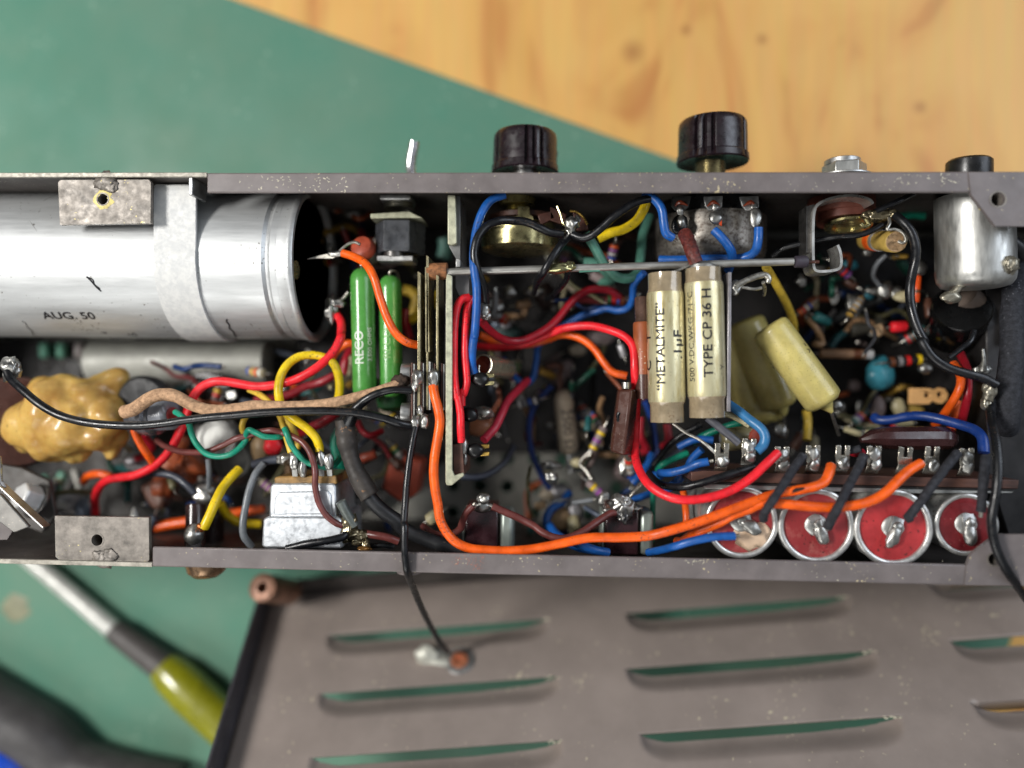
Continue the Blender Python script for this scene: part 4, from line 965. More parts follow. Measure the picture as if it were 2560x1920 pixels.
# brown mica capacitor
t = thing('mica_capacitor', 'glossy brown moulded capacitor hanging from the red wire end', 'capacitor', at('G', 960, 740, -14))
A_ = [at('G', x, y, z) for x, y, z in ((915, 462, -13), (1040, 458, -10), (1092, 470, -16), (1035, 1025, -17), (965, 1035, -11), (848, 1000, -14))]
vs = A_ + [p + Vector((0.6, 0, -9)) for p in A_]
g = G(); g.add(vs, [(0, 1, 4, 5), (1, 2, 3, 4), (6, 11, 10, 7), (7, 10, 9, 8)] + [(i, (i + 1) % 6, 6 + (i + 1) % 6, 6 + i) for i in range(6)])
g.link('body', BROWNM, t, bevel=.9)
G().tube([at('G', 985, 455, -13), at('G', 985, 400, -13)], 1.6, seg=14, wob=.4).link('lead_joint', SOLDER, t)
G().tube([at('G', 990, 1020, -16), at('G', 1010, 1060, -18)], 1.0, seg=10).link('lead', LEAD, t)
G().tube([at('G', 925, 660, -12.4), at('G', 915, 690, -12.6), at('G', 918, 740, -12.8)], .5, seg=8, wob=.6).link('wax_mark', BLACK, t)

# white ceramic wirewound
t = thing('ceramic_resistor', 'long grey white ceramic resistor marked 2500 ohm deep in the middle', 'resistor', at('O', 1300, 400, -50))
p = at('O', 1270, 60, -50); q = at('O', 1340, 780, -50); r = 230 / 2 / 4.424 * mmpx(-50); d = q - p; Ln = d.length
G().lathe([(r * .4, 0), (r * .75, 1.5), (r, 4), (r, Ln - 3), (r * .8, Ln - 1), (r * .4, Ln)], p, d, 48, wob=.03).link('body', CERAM, t, smooth=60)
text_cyl('2500 Ω', 5.0, p + d * .60, d, r, Vector((.05, 0, 1)), t, mat('faded ink', (70, 60, 52), .6), bold=.03)
G().cyl(q, q + d.normalized() * 7, 1.4, 16).link('lead', ALU_SAT, t)

# red topped small electrolytic with clear rim
t = thing('small_electrolytic', 'small electrolytic with brick red face beside the blue wire end', 'capacitor', at('N', 390, 1290, -14))
cc = at('N', 385, 1290, -14); ax = Vector((-.32, .05, .95)); r = 118 / 4.424 * mmpx(-14)
G().lathe([(r, -22), (r, -.4), (r * .97, 0), (r * .86, 0), (r * .84, -.8)], cc, ax, 56).link('case', mat('greyish case', (150, 142, 120), .3, .5, var=.1, coat=.5), t)
G().lathe([(r * .85, -.7), (.01, -.7)], cc, ax, 48).link('face', mat('brick red face', (134, 58, 40), .3, var=.1, coat=.3), t)
G().tube([at('N', 345, 1300, -12.5), at('N', 340, 1350, -12), at('N', 350, 1390, -12)], .35, seg=8).link('lead', LEAD, t)
# blobs of black sleeving on lugs right of the relay
for X, Y, v, lab in ((355, 1455, 'N', 'black sleeved lug under the brick red electrolytic'), (240, 340, 'O', 'black sleeved lug halfway down the relay'), (300, 735, 'O', 'black sleeved lug with gold fork at the foot of the relay')):
    t = thing('sleeved_lug', lab, 'lug', at(v, X, Y, -10), 'sleeved lugs')
    G().blob(at(v, X, Y, -10), 2.9, (1.05, .85, .8), .15, .6).link('sleeve', BLACKM, t, smooth=180)
    if Y != 340:
        k = 1 if Y == 735 else .3
        for s in (-1, 1): G().prism([at(v, X + x, Y + s * 42 + y, -9.6) for x, y in ((50, -22), (155, -26), (155, 18), (50, 22))], (0, 0, -1.2)).link('prong', GOLD if Y == 735 else BRASS, t, bevel=.2)
    else:
        G().blob(at(v, X + 150, Y - 20, -22), 3.0, (1.2, .8, .7), .3).link('prong', LEAD, t, smooth=180)
g = G().blob(at('N', 390, 690, -9), 2.2, (1.1, 1.2, .7), .35, .5); g.blob(at('N', 430, 750, -9), 1.4, (1, 1, .7), .4, .5)
tag(g.link('solder_joint', SOLDER, smooth=180), 'bright solder joint where black and red wires meet beside the relay', 'solder joint', 'solder joints')
g = G().blob(at('O', 165, 690, -8), 2.0, (.9, 1.6, .7), .2, .5); g.blob(at('O', 190, 820, -9), 1.3, (.6, 1.8, .7), .2, .5)
tag(g.link('solder_joint', SOLDER, smooth=180), 'smooth pale solder joint at the foot of the red loop', 'solder joint', 'solder joints')
# ---------------------------------------------------------------- added dark sheets standing for shade, and sockets, on the base plate
def board(label, L, z, th, m=DPAX, cat='board', name='shade_board'):
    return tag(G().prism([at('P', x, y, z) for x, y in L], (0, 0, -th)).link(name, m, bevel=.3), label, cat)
board('added dark sheet standing for shade on the base under the yellow tubes', [(1500, 600), (2420, 590), (2430, 1180), (2200, 1230), (1640, 1230), (1560, 1130), (1480, 1130)], -72, 3)
board('added dark sheet standing for shade under the potentiometers and green wires', [(1120, 560), (1498, 560), (1478, 1000), (1450, 1130), (1330, 1130), (1120, 1130)], -74, 3)
board('added black sheet standing for shade on the base beneath the green resistors', [(700, 590), (1118, 570), (1118, 1150), (900, 1290), (820, 1230), (760, 1000)], -74, 2)
bt = thing('valve_socket', 'dark ring shaped valve socket beyond the yellow loop', 'valve socket', at('Q', 1560, 420, -66))
G().lathe([(9.5, 0), (12.2, 0), (12.4, 3), (11.6, 4.4), (9.6, 4.4), (8.2, 3.4), (8.0, 0)], at('Q', 1560, 400, -72), Z1, 48).link('skirt', mat('dark grey socket', (58, 58, 56), .45, .3, var=.15), bt)
G().lathe([(7.9, 1.5), (.01, 1.6)], at('Q', 1560, 400, -72), Z1, 32).link('centre', DPAX, bt)
G().blob(at('Q', 1560, 400, -68), 2.2).link('green_spot', DGREEN, bt, smooth=180)
bt = thing('valve_socket', 'grey metal valve socket with open ring under the brown and green twist', 'valve socket', at('Q', 1150, 1040, -50))
G().lathe([(5.5, 0), (7.6, 0), (7.6, 9), (7.2, 9.6), (6.0, 9.6), (5.6, 8.6)], at('Q', 1150, 1060, -58), Vector((.1, .1, 1)), 40).link('ring', ALU_SAT, bt)
G().prism([at('Q', x, y, -53) for x, y in ((830, 900), (980, 830), (1240, 850), (1300, 960), (1000, 1180), (880, 1160), (800, 1020))], (0, 0, -2)).link('flange', mat('pale sheet metal', (168, 164, 158), .45, .4), bt, bevel=.3)
bt = thing('valve_socket', 'mottled black round valve socket behind the tan sleeve', 'valve socket', at('Q', 300, 560, -30))
G().lathe([(8, 0), (9.5, .5), (9.8, 5), (8.6, 6.6), (6, 6.8)], at('Q', 330, 640, -38), Z1, 40).link('body', mat('wrinkled black', (30, 30, 31), .6, var=.4, bump=.12, bscale=400, specks=.3, speck_rgb=(110, 105, 95)), bt)
bt = thing('valve_socket', 'brown black valve socket beyond the red wire bend', 'valve socket', at('Q', 1050, 620, -50))
G().lathe([(9.8, 0), (10.8, .5), (11, 5), (10.2, 6), (7, 6)], at('Q', 1030, 600, -58), Z1, 40).link('body', mat('brown black moulding', (40, 30, 28), .3, var=.4, coat=.3), bt)
for X, Y, r in ((850, 480, 1.8), (1100, 510, 2.0), (1220, 560, 1.6), (1000, 720, 1.6)):
    G().prism([at('Q', X + x, Y + y, -49) for x, y in ((-50, -30), (50, -40), (60, 40), (-30, 50))], (0, 0, -2)).link('contact', ALU_SAT, bt, bevel=.3)
bt = thing('valve_socket', 'grey conical socket skirt standing above the yellow insulated stub', 'valve socket', at('Q', 1350, 1330, -46))
G().lathe([(9, 0), (9.6, 1), (9.0, 10), (6.6, 12.5), (5.6, 12.5), (5, 10)], at('Q', 1330, 1300, -62), Vector((.15, .1, 1)), 44).link('skirt', mat('dull grey enamel', (92, 92, 88), .42, .3, var=.15), bt)

# ---------------------------------------------------------------- orange brown rubbery parts
for lab, v, L, rr, z in (('rubbery orange brown resistor end under the red wire', 'Q', ((640, 1180), (600, 1290), (560, 1360)), (2.6, 4.6, 5.2), -38),
                         ('fat orange brown rubber stopper between brown lead and grey wire', 'Q', ((860, 1290), (780, 1360), (700, 1430)), (5.4, 5.6, 5.0), -38),
                         ('brick coloured moulded lump against the grey clear wire', 'R', ((420, 590), (520, 600), (600, 620)), (4.6, 5.2, 4.2), -46),
                         ('orange brown lump by the thin brown lead', 'Q', ((700, 1020), (680, 1090), (640, 1150)), (2.2, 2.8, 3.0), -36)):
    tag(G().tube([at(v, x, y, z) for x, y in L], list(rr), seg=24, wob=.25).link('moulded_resistor', RUBBERO, smooth=180), lab, 'resistor', 'orange brown moulded parts')
tag(G().prism([at('R', x, y, -42) for x, y in ((200, 600), (380, 520), (500, 640), (470, 820), (380, 880), (300, 800))], (0, 0, -9)).link('moulded_block', mat('pinkish brown block', (128, 112, 104), .5, var=.25, rgb2=(92, 58, 44)), bevel=1.4), 'pinkish grey brown block under the curved grey wire', 'capacitor')
tag(G().prism([at('O', 0, 0, -40)] if False else [at('F', x, y, -46) for x, y in ((1180, 1000), (1440, 1080), (1380, 1380), (1240, 1440), (1080, 1320))], (0, 0, -14)).link('moulded_block', mat('brick red block', (168, 74, 52), .42, var=.12), bevel=1.2), 'blurred brick red block between black cable and black lead', 'capacitor')

# ---------------------------------------------------------------- small silver transformer can
tf = thing('output_transformer', 'small bright zinc plated transformer case with brown terminal board', 'transformer', at('F', 400, 1450, -12))
def fpoly(L, z): return [at('F', x, y, z) for x, y in L]
G().prism(fpoly(((120, 1300), (150, 1272), (670, 1272), (692, 1300), (700, 1580), (110, 1580)), -9), (0, 0, -24)).link('case', ZT_ := mat('bright spangled zinc', (206, 210, 214), .42, .8, var=.10, vscale=260, bump=.03, bscale=900), tf, bevel=1.3)
G().prism(fpoly(((200, 1350), (620, 1335), (650, 1380), (655, 1540), (150, 1545), (160, 1400)), -8.55), (0, 0, -3)).link('embossed_panel', ZT_, tf, bevel=.4)
G().prism([at('R', x, y, -7.4) for x, y in ((1580, 960), (1640, 935), (2400, 938), (2452, 965), (2460, 1290), (1600, 1290), (1560, 1260))], (0, 0, -26)).link('case_foot', ZT_, tf, bevel=1.6)
G().prism(fpoly(((155, 1225), (200, 1212), (690, 1205), (700, 1280), (600, 1290), (420, 1270), (250, 1290), (160, 1280)), -9.5), (0, 0, -18)).link('terminal_board', mat('honey brown board', (136, 104, 58), .4, var=.3, vscale=300, coat=.3), tf, bevel=.5)
for X0, Y0, X1_, Y1_ in ((325, 1030, 340, 1215), (400, 1090, 410, 1215), (560, 1010, 570, 1215), (625, 1030, 640, 1215)):
    g = G().ribbon([at('F', X0, Y0, -10), at('F', (X0 + X1_) / 2, (Y0 + Y1_) / 2, -9.5), at('F', X1_, Y1_, -10)], (1.7, 0, 0), .7)
    g.link('terminal', ALU_SAT, tf)
    G().blob(at('F', X0 + 2, Y0 + 55, -9), 1.7, (.9, 1.7, .7), .3, .5).link('solder', SOLDER, tf, smooth=180)
G().blob(at('F', 250, 1060, -14), 2.0, (1.4, 1.0, .7), .5, .5).link('solder', SOLDER, tf, smooth=180)

# standoff with solder ball by the rear rail
sd = thing('insulated_terminal', 'brown insulated terminal tube with bright solder ball by the rear rail', 'terminal', at('R', 830, 1100, -16))
G().cyl(at('R', 840, 800, -24), at('R', 830, 1280, -20), 3.3, 28, ch=.4).link('tube', mat('glossy brown black tube', (48, 30, 28), .2, coat=.5), sd)
G().blob(at('R', 820, 1130, -13), 3.1, (1.05, 1.15, .9), .12, .7).link('solder', SOLDER, sd, smooth=180)
G().cyl(at('R', 822, 1170, -15), at('R', 815, 1290, -17), 2.5, 20).link('lug', WASHER, sd)
g = G().blob(at('R', 930, 680, -28), 3.3, (1.2, 1.0, .8), .5, .5); g.blob(at('R', 900, 770, -28), 2.2, (.8, 1.5, .8), .4, .5)
tag(g.link('solder_joint', SOLDER, smooth=180), 'ragged bright solder joint above the brown insulated terminal', 'solder joint', 'solder joints')
tag(G().cyl(at('R', 1010, 900, -34), at('R', 1000, 1300, -34), 4.6, 28).link('dark_post', mat('dark brown glossy post', (40, 27, 26), .2, coat=.5)), 'dark glossy brown post behind the frayed yellow stub', 'post')
# knob like terminal outside the rear panel
fo = thing('rear_terminal', 'tarnished brown gold rounded terminal poking out under the rear rail', 'terminal', at('I', 1325, 440, -16))
G().lathe([(5.6, 0), (6.6, .8), (6.7, 4.6), (6.2, 6.6), (4.4, 8.2), (.01, 8.8)], (at('I', 1325, 440, -20).x, YB, -21), (0, -1, 0), 44, wob=.06).link('dome', mat('tarnished brass dome', (150, 122, 96), .28, .85, var=.35, vscale=130, bump=.15, bscale=250), fo)
G().lathe([(6.2, -.1), (5.4, 1.6)], (at('I', 1300, 400, -20).x, YB, -18), (0, -1, 0), 36).link('collar', mat('pale collar', (190, 180, 164), .5), fo)
tag(G().lathe([(4.4, 0), (4.6, .5), (3.9, 1.6), (.01, 1.8)], (at('J', 440, 400, -6).x, YB, -6.5), (0, -1, 0), 32).link('rivet_head', TAUPE), 'painted rivet head where the black lead crosses the rear rail', 'rivet')

# ---------------------------------------------------------------- terminal strip with lugs
tsr = thing('terminal_strip', 'brown laminated terminal strip edge on above the red capacitors', 'terminal strip', at('P', 2100, 1200, -10))
G().prism([at('P', x, y, -6) for x, y in ((1728, 1181), (1760, 1177), (2548, 1200), (2545, 1222), (1728, 1203))], (0, 0, -26)).link('board', PAXOLIN, tsr, bevel=.2)
G().prism([at('P', x, y, -7) for x, y in ((1728, 1204), (2545, 1223), (2540, 1229), (1728, 1210))], (0, 0, -26)).link('backing_board', DPAX, tsr)
G().prism([at('P', x, y, -7.5) for x, y in ((1760, 1209), (2540, 1226), (2530, 1233), (2300, 1234), (1760, 1222))], (0, 0, -22)).link('metal_bracket', ALU_SAT, tsr, bevel=.2)
def lug(X, Y, v, style, rot=0.0):
    c = at(v, X, Y, -7); w = 2.35 if style != 3 else 2.0
    g = G(); zt = -4.6
    R = Matrix.Rotation(rot, 3, 'Z')
    def pp(x, y, z): return Vector((c.x, c.y, 0)) + R @ Vector((x * .9, y, 0)) + Vector((0, 0, z))
    base = [pp(-w, -4.6, zt - 2.4), pp(w, -4.6, zt - 2.4), pp(w * .95, -1.0, zt), pp(-w * .95, -1.0, zt)]
    g.prism(base, (0, 0, -.7))
    g.prism([pp(-w, -1.1, zt), pp(w, -1.1, zt), pp(w, 1.2, zt + .1), pp(-w, 1.2, zt + .1)], (0, 0, -.7))
    for s in (-1, 1):
        a, b = sorted((s * w, s * w * .28))
        g.prism([pp(a, 1.2, zt + .1), pp(b, 1.2, zt + .1), pp(b, 4.3, zt + .3), pp(a, 4.5, zt + .2)], (0, 0, -.7))
    o = g.link('lug', mat('tinned lug', (184, 178, 166), .22, .95, var=.15), tsr, bevel=.15)
    if style:
        q = G().blob(pp(0.3, -1.4, zt - .1), 1.8, (1.05, 1.15, .62), .28, .7)
        if style >= 2: q.blob(pp(0, 1.6, zt + .2), 1.75, (1.0, 1.35, .55), .35, .6)
        q.link('solder', SOLDER, o, smooth=180)
for X, Y, v, st in ((1800, 1040, 'G', 1), (2030, 1000, 'G', 2), (105, 1070, 'H', 2), (370, 1060, 'H', 2), (622, 1060, 'H', 1), (890, 1065, 'H', 2), (1155, 1075, 'H', 0), (1385, 1070, 'H', 1), (1685, 1085, 'H', 2)):
    lug(X, Y, v, st, rnd.uniform(-.06, .06))
tag(G().lathe([(2.9, 0), (3.0, .3), (3.0, 1.0), (2.2, 1.4)], at('G', 2115, 860, -9), (.3, -.3, 1), 28).link('glass_bead', mat('reddish end cap', (150, 70, 56), .2, coat=.8)), 'reddish round capacitor end beside the second solder lug', 'capacitor')
resistor('olive grey paper capacitor lying behind the first lugs', 'G', (1800, 900), (2120, 870), -16, 200, mat('olive grey tube', (104, 98, 72), .35, coat=.4), (), lead=0, name='paper_capacitor', cat='capacitor', group='foil wrapped tubular capacitors')

# ---------------------------------------------------------------- four red faced electrolytics
def redcap(label, px, py, rpx, z, face, term_rot, wax=False, deep=False):
    c = at('P', px, py, z); r = rpx * mmpx(z)
    t = thing('red_faced_capacitor', label, 'capacitor', c, 'red faced electrolytic capacitors')
    ax = Vector((0.0, 0.0, 1))
    G().lathe([(r * .955, -42), (r * .955, -3.0), (r * .93, -2.6), (r * .93, -1.9), (r * .97, -1.4), (r * 1.0, -.7), (r * .985, -.1), (r * .93, .1), (r * .865, -.05), (r * .84, -.5), (r * .84, -1.5)], c, ax, 80, wob=.012).link('can', ALU_W, t, smooth=60)
    pr = [(r * .85, -.9), (r * .6, -.85), (r * .3, -.75), (.01, -.75)]
    if deep: pr = [(r * .85, -.6), (r * .72, -.5), (r * .62, -.8), (r * .5, -1.3), (r * .34, -1.4), (.01, -1.4)]
    G().lathe(pr, c, ax, 64).link('face', face, t, smooth=60)
    o = G().lathe([(3.3, -.9), (3.4, -.3), (3.0, .1), (1.6, .3), (.01, .3)], c + Vector((-0.2, .3, 0)), ax, 40, wob=.08).link('rivet', ALU_SAT, t)
    R = Matrix.Rotation(term_rot, 3, 'Z')
    def q(x, y, h): return c + R @ Vector((x, y, 0)) + Vector((0, 0, h))
    G().ribbon([q(0, 3.4, .3), q(0, 1.2, .9), q(.1, -1.2, 1.0), q(.2, -4.6, .9)], R @ Vector((3.4, 0, 0)), .6).link('tag', ZINC, t, smooth=60)
    g = G().blob(q(.2, -2.6, 1.3), 2.0, (1.0, 1.75, .55), .3, .6, ax=(R @ Vector(X1), R @ Vector(Y1), Z1)); g.blob(q(.3, .6, 1.2), 1.4, (1.1, 1.2, .6), .3, .5)
    g.link('solder', SOLDER, t, smooth=180)
    if wax:
        G().blob(c + Vector((3.4, -4.0, -.75)), 4.4, (1.3, 1.0, .14), .4, .35).link('glue_smear', mat('pale glue', (206, 178, 150), .5, var=.1), t, smooth=180)
    return c, r
ALU_W = mat('worn white aluminium', (205, 204, 200), .38, .75, var=.14, vscale=240, bump=.06, bscale=420, specks=.35, speck_rgb=(120, 104, 84), sscale=420)
c1, r1 = redcap('red faced electrolytic capacitor with pale glue smear and blue wire', 1855, 1306, 90, -4, REDFACE, 1.0, wax=True)
c2, r2 = redcap('red faced electrolytic capacitor second from the blue wire, speckled face', 2042, 1315, 93, -3.4, REDFACE, .35)
c3, r3 = redcap('brightest red faced electrolytic capacitor with long smooth solder tag', 2235, 1320, 95, -2.8, mat('bright red rubber', (162, 46, 48), .45, var=.15, specks=.7, speck_rgb=(80, 34, 30), sscale=420), -.35)
c4, r4 = redcap('smallest and darkest maroon faced electrolytic capacitor with ringed face', 2418, 1312, 77, -5, REDFACE2, .05, deep=True)

# brown flat capacitor lying above the lugs
t = thing('moulded_capacitor', 'dark brown lozenge shaped moulded capacitor lying above the lugs', 'capacitor', at('H', 1250, 900, -18))
G().tube([at('H', x, y, -22) for x, y in ((800, 900), (900, 880), (1000, 880), (1250, 880), (1480, 880), (1560, 890), (1600, 900))], [1.2, 3.4, 4.7, 5.0, 5.0, 4.6, 3.4], seg=10, flat=.8, sub=4).link('body', mat('dark plum moulding', (58, 34, 34), .26, var=.15, coat=.35, specks=.2), t, smooth=30)

# black braided harness and far end parts
tag(G().tube([at('D', 2160, 900, -26), at('D', 2110, 1300, -20), at('H', 2110, 0, -17), at('H', 2100, 250, -15), at('H', 2070, 500, -14), at('H', 2060, 700, -15), at('H', 2070, 800, -20)], [3.5, 3.5, 3.5, 3.6, 4.0, 4.0, 3.2], seg=28, wob=.08).link('braided_sleeve', BRAID, smooth=180), 'thick black braided sleeve running down beside the end panel', 'sleeve')
t = thing('mains_transformer', 'dark grey transformer frame at the end of the chassis', 'transformer', at('P', 2520, 860, -40))
G().prism([at('P', x, y, -30) for x, y in ((2462, 640), (2700, 640), (2700, 1340), (2520, 1340), (2470, 1180))], (0, 0, -50)).link('core', mat('dark lamination', (44, 42, 42), .5, .3, var=.2), t, bevel=.6)
G().prism([at('P', x, y, -44) for x, y in ((2440, 700), (2462, 700), (2470, 1180), (2440, 1120))], (0, 0, -36)).link('frame', mat('taupe frame paint', (84, 74, 68), .5, var=.15), t, bevel=.3)  # frame in a darker taupe
G().prism([at('P', x, y, -26) for x, y in ((2530, 640), (2700, 640), (2700, 860), (2520, 860))], (0, 0, -8)).link('end_bell', mat('grey bell', (70, 70, 70), .5, var=.15), t, bevel=.6)
tag(G().lathe([(8.8, 0), (9.4, .8), (9.4, 16), (8.8, 16.8), (.01, 16.8)], at('P', 2380, 830, -44), (-.3, .5, 1), 40).link('oil_capacitor', mat('gloss black', (10, 10, 11), .22, var=.1)), 'glossy black round can beneath the curving black lead', 'capacitor')
tag(G().tube([at('D', 1700, 1170, -30), at('D', 1850, 1300, -34), at('D', 1960, 1500, -38), at('H', 1990, 100, -40), at('H', 1960, 400, -42)], 4.2, seg=16).link('grey_sleeve', mat('taupe sleeve', (96, 84, 76), .6)), 'broad taupe sleeve curving down from the satin can', 'sleeve')

# tan fibre tag with two holes
g = G(); pa = at('P', 215, 905, -62); pb2 = at('P', 670, 905, -62); rr = 56 * mmpx(-62)
g.lathe([(rr * .8, 0), (rr, 1.2), (rr, (pb2 - pa).length - 1.2), (rr * .8, (pb2 - pa).length)], pa + Vector((0, 0, -4)), pb2 - pa, 48)
tag(g.link('pale_tube', mat('pale grey tube', (160, 160, 152), .5, .1, var=.1, vscale=60, specks=.3), smooth=50), 'long pale grey tube lying deep between large can and wax coil', 'capacitor')
board('added sheet darkening the pale base under the orange brown parts', [(150, 1010), (720, 990), (760, 1060), (800, 1330), (150, 1330)], -76, 2, mat('mottled darkening sheet', (46, 42, 38), .6, var=.35, vscale=90, specks=.5, speck_rgb=(110, 96, 80)))  # sheet added to darken the pale floor between the parts
board('added black sheet darkening the end of the base behind the coil flange', [(-120, 850), (205, 850), (205, 1010), (150, 1010), (150, 1200), (-120, 1200)], -78, 2, DPAX)  # second added sheet, keeps the floor dark at this end
fo_ = at('H', 1220, 500, -60)
s_ = mmpx(-46) / 3.456
Lp = [(1225, 450), (1400, 450), (1430, 468), (1480, 445), (1530, 455), (1560, 500), (1550, 550), (1510, 585), (1460, 580), (1425, 560), (1395, 590), (1225, 590)]
P = [at('H', x, y, -46) for x, y in Lp]; hh = [at('H', 1375, 512, -46), at('H', 1485, 508, -46)]
tag(G().plate([(p.x, p.y) for p in P], [(h.x, h.y, 22 * s_) for h in hh], 1.5, ((0, 0, -46), X1, Y1, Z1)).link('fibre_tag', TAN, bevel=.2), 'pale tan fibre plate with two round holes', 'plate')

# turquoise and other small deep parts
for lab, v, X, Y, z, r, sc, m in (
        ('largest turquoise dipped capacitor deep beside a banded resistor', 'H', 970, 340, -50, 5.3, (1, 1.1, .6), TEALB),
        ('turquoise bead peeping above the largest turquoise capacitor', 'H', 970, 225, -54, 3.2, (1.1, .8, .6), TEALB),
        ('little turquoise bead by the contact spring', 'D', 710, 905, -52, 2.7, (1.1, .7, .6), TEALB),
        ('turquoise bead halfway between spring and black lead', 'D', 875, 1150, -50, 2.2, (.8, 1.1, .6), TEALB),
        ('pale pinkish bead under the largest turquoise capacitor', 'H', 745, 430, -56, 2.6, (1, .9, .7), PINKGREY),
        ('pale mauve bead below the tan fibre plate corner', 'H', 950, 620, -54, 3.4, (.8, 1.3, .6), PINKGREY),
        ('cream bead next to the blue wire end', 'H', 1130, 610, -52, 2.6, (1, 1.2, .6), CREAMW),
        ('khaki bead under the tan fibre plate', 'H', 1240, 650, -55, 2.6, (1.8, 1, .6), OCHRE),
        ('pinkish brown dome above the ceramic resistor', 'O', 1200, -90, -62, 3.6, (1.1, .9, .6), PINKGREY),
        ('second pinkish dome near the orange wire bend', 'N', 1310, 1330, -62, 3.4, (1, 1, .6), PINKGREY),
        ('pale bead hanging near the orange wire', 'N', 1430, 1130, -58, 2.8, (1.3, .8, .6), CERAM),
        ('pale dog bone bead behind the second red wire', 'N', 1700, 980, -58, 4.0, (1.4, .8, .6), PINKGREY),
        ('cream bead low beside the ceramic resistor', 'O', 1430, 870, -44, 2.4, (1.1, .8, .7), CREAMW),
        ('cream bead touching the bright blue wire', 'O', 1110, 1220, -56, 3.2, (1.1, .8, .7), CERAM),
        ('white bead joined to the deep blue wire', 'O', 1240, 1190, -56, 3.6, (1.2, .9, .7), mat('pale grey bead', (160, 158, 160), .35, .4)),
        ('tan bead right of the bright blue loop', 'O', 1240, 1490, -50, 4.6, (1.3, 1, .7), PEACH),
        ('grey white bead under the scattered leads', 'O', 1400, 1420, -50, 4.0, (.8, 1.2, .7), mat('pale grey bead', (160, 158, 160), .35, .4)),
        ('yellowish bead at the bottom of the scattered leads', 'O', 1390, 1560, -46, 3.2, (.8, 1.2, .7), CREAMW),
        ('taupe bead deep left of the red loop', 'O', 1950, 930, -58, 4.2, (1, 1.2, .7), PINKGREY),
        ('orange brown bead beside the black sleeved lugs', 'O', 330, 470, -40, 3.6, (1.4, 1, .7), mat('orange brown bead', (150, 96, 66), .4)),
        ('white bead on the upper row beside the red wire', 'N', 640, 850, -54, 2.2, (1, .9, .7), mat('pale grey bead', (160, 158, 160), .35, .4)),
        ('bluish bead on the upper row beside the red wire', 'N', 540, 840, -54, 2.2, (1, .9, .7), mat('bluish bead', (110, 120, 134), .35, .4)),
        ('teal grey smudge shaped part under the first red wire', 'N', 650, 930, -62, 5.0, (1.3, .7, .6), mat('teal grey dark', (36, 58, 56), .5)),
        ('reddish bead under the small transformer terminals', 'Q', 1690, 1130, -34, 3.6, (1, .95, .7), RED),
        ('tan drooping bead below the green and brown twist', 'Q', 1560, 1160, -40, 4.0, (.9, 1.4, .7), mat('tan grime', (126, 104, 74), .5)),
        ('bright bead left of the orange brown rubber', 'Q', 120, 1290, -44, 2.6, (1.1, .9, .7), mat('pale grey bead', (160, 158, 160), .35, .4)),
        ('grey white lump under the wax coil', 'E', 620, 1430, -52, 4.2, (1.3, .9, .7), mat('pale grey bead', (160, 158, 160), .35, .4)),
        ('pale bluish lump near the fixing tab', 'E', 730, 1500, -50, 3.8, (1.0, 1.3, .7), mat('bluish bead', (110, 120, 134), .35, .4)),
        ('grey angular lump below the wax drip', 'E', 1220, 1100, -50, 5.0, (1.2, .8, .6), mat('pale grey bead', (160, 158, 160), .35, .4)),
        ('white bead behind the red wire near the wax drip', 'E', 1130, 1070, -46, 2.2, (1.1, 1.0, .7), mat('pale grey bead', (160, 158, 160), .35, .4)),
        ('bright silver bead below the ochre resistor', 'D', 855, 795, -40, 1.9, (1, .8, .7), SOLDER),
        ('round silver bead crossed by the long black lead', 'D', 1310, 930, -34, 2.6, (1, 1.1, .7), SOLDER),
        ('bigger silver bead joined to the grey loop in the dark corner', 'D', 1010, 1120, -44, 3.0, (1, 1.1, .7), SOLDER),
        ('smaller silver bead between grey loop and cream bead', 'D', 1110, 1150, -44, 2.4, (1, 1.1, .7), SOLDER),
        ('elongated cream bead beside the long black lead', 'D', 1170, 1180, -42, 2.2, (1.6, .9, .7), CREAMW),
        ('round cream bead touching the red sleeve in the dark', 'D', 950, 1470, -46, 2.4, (1, 1, .7), PEACH),
        ('silver bead under the yellow banded resistor', 'H', 1360, 280, -42, 2.4, (1, .9, .7), SOLDER),
        ('silver bead at the waxed tube lead', 'H', 595, 600, -34, 2.1, (1, .9, .7), SOLDER),
        ('silver bead by the deep yellow lead', 'H', 110, 820, -34, 2.6, (1, 1.1, .7), SOLDER)):
    tag(G().blob(at(v, X, Y, z), r, sc, .18, .6).link('small_component', m, smooth=180), lab, 'component', 'small deep components')
resistor('resistor with yellow violet yellow bands near the ceramic resistor', 'O', (1730, 470), (1590, 740), -38, 95, PINKGREY, ((.28, 'yellow'), (.58, 'violet'), (.86, 'yellow')))
resistor('resistor with yellow violet yellow bands low beside the solder star', 'O', (1540, 1080), (1760, 1270), -38, 95, PINKGREY, ((.3, 'yellow'), (.56, 'violet'), (.88, 'yellow')))
resistor('resistor with brown grey red yellow bands in the dark corner', 'H', (1040, 230), (1320, 200), -46, 85, DPAX, ((.1, 'brown'), (.34, 'grey'), (.58, 'red'), (.92, 'yellow')))
resistor('tan sleeve ended resistor pointing at a silver bead', 'H', (440, 150), (900, 160), -50, 80, mat('tan sleeving', (136, 104, 78), .6), ((.7, 'brown'), (.93, 'silver')), lead=.4)
resistor('orange dipped part crossed by the long black lead', 'D', (1295, 1000), (1275, 1230), -36, 60, mat('bright orange dip', (206, 74, 24), .3), ((.6, 'brown'),), lead=.8)
resistor('bright red sleeved end in the dark corner', 'D', (1060, 1445), (1200, 1435), -46, 90, RED, (), lead=.4)
resistor('grey resistor deep below the bright red sleeve', 'D', (700, 1480), (1000, 1400), -56, 110, mat('deep olive grey', (60, 58, 50), .5), (), lead=.5)
resistor('brownish orange resistor near the taupe sleeve', 'D', (1600, 1260), (1740, 1370), -34, 55, mat('brown orange', (150, 70, 40), .4), ((.5, 'grey'),), lead=.5)
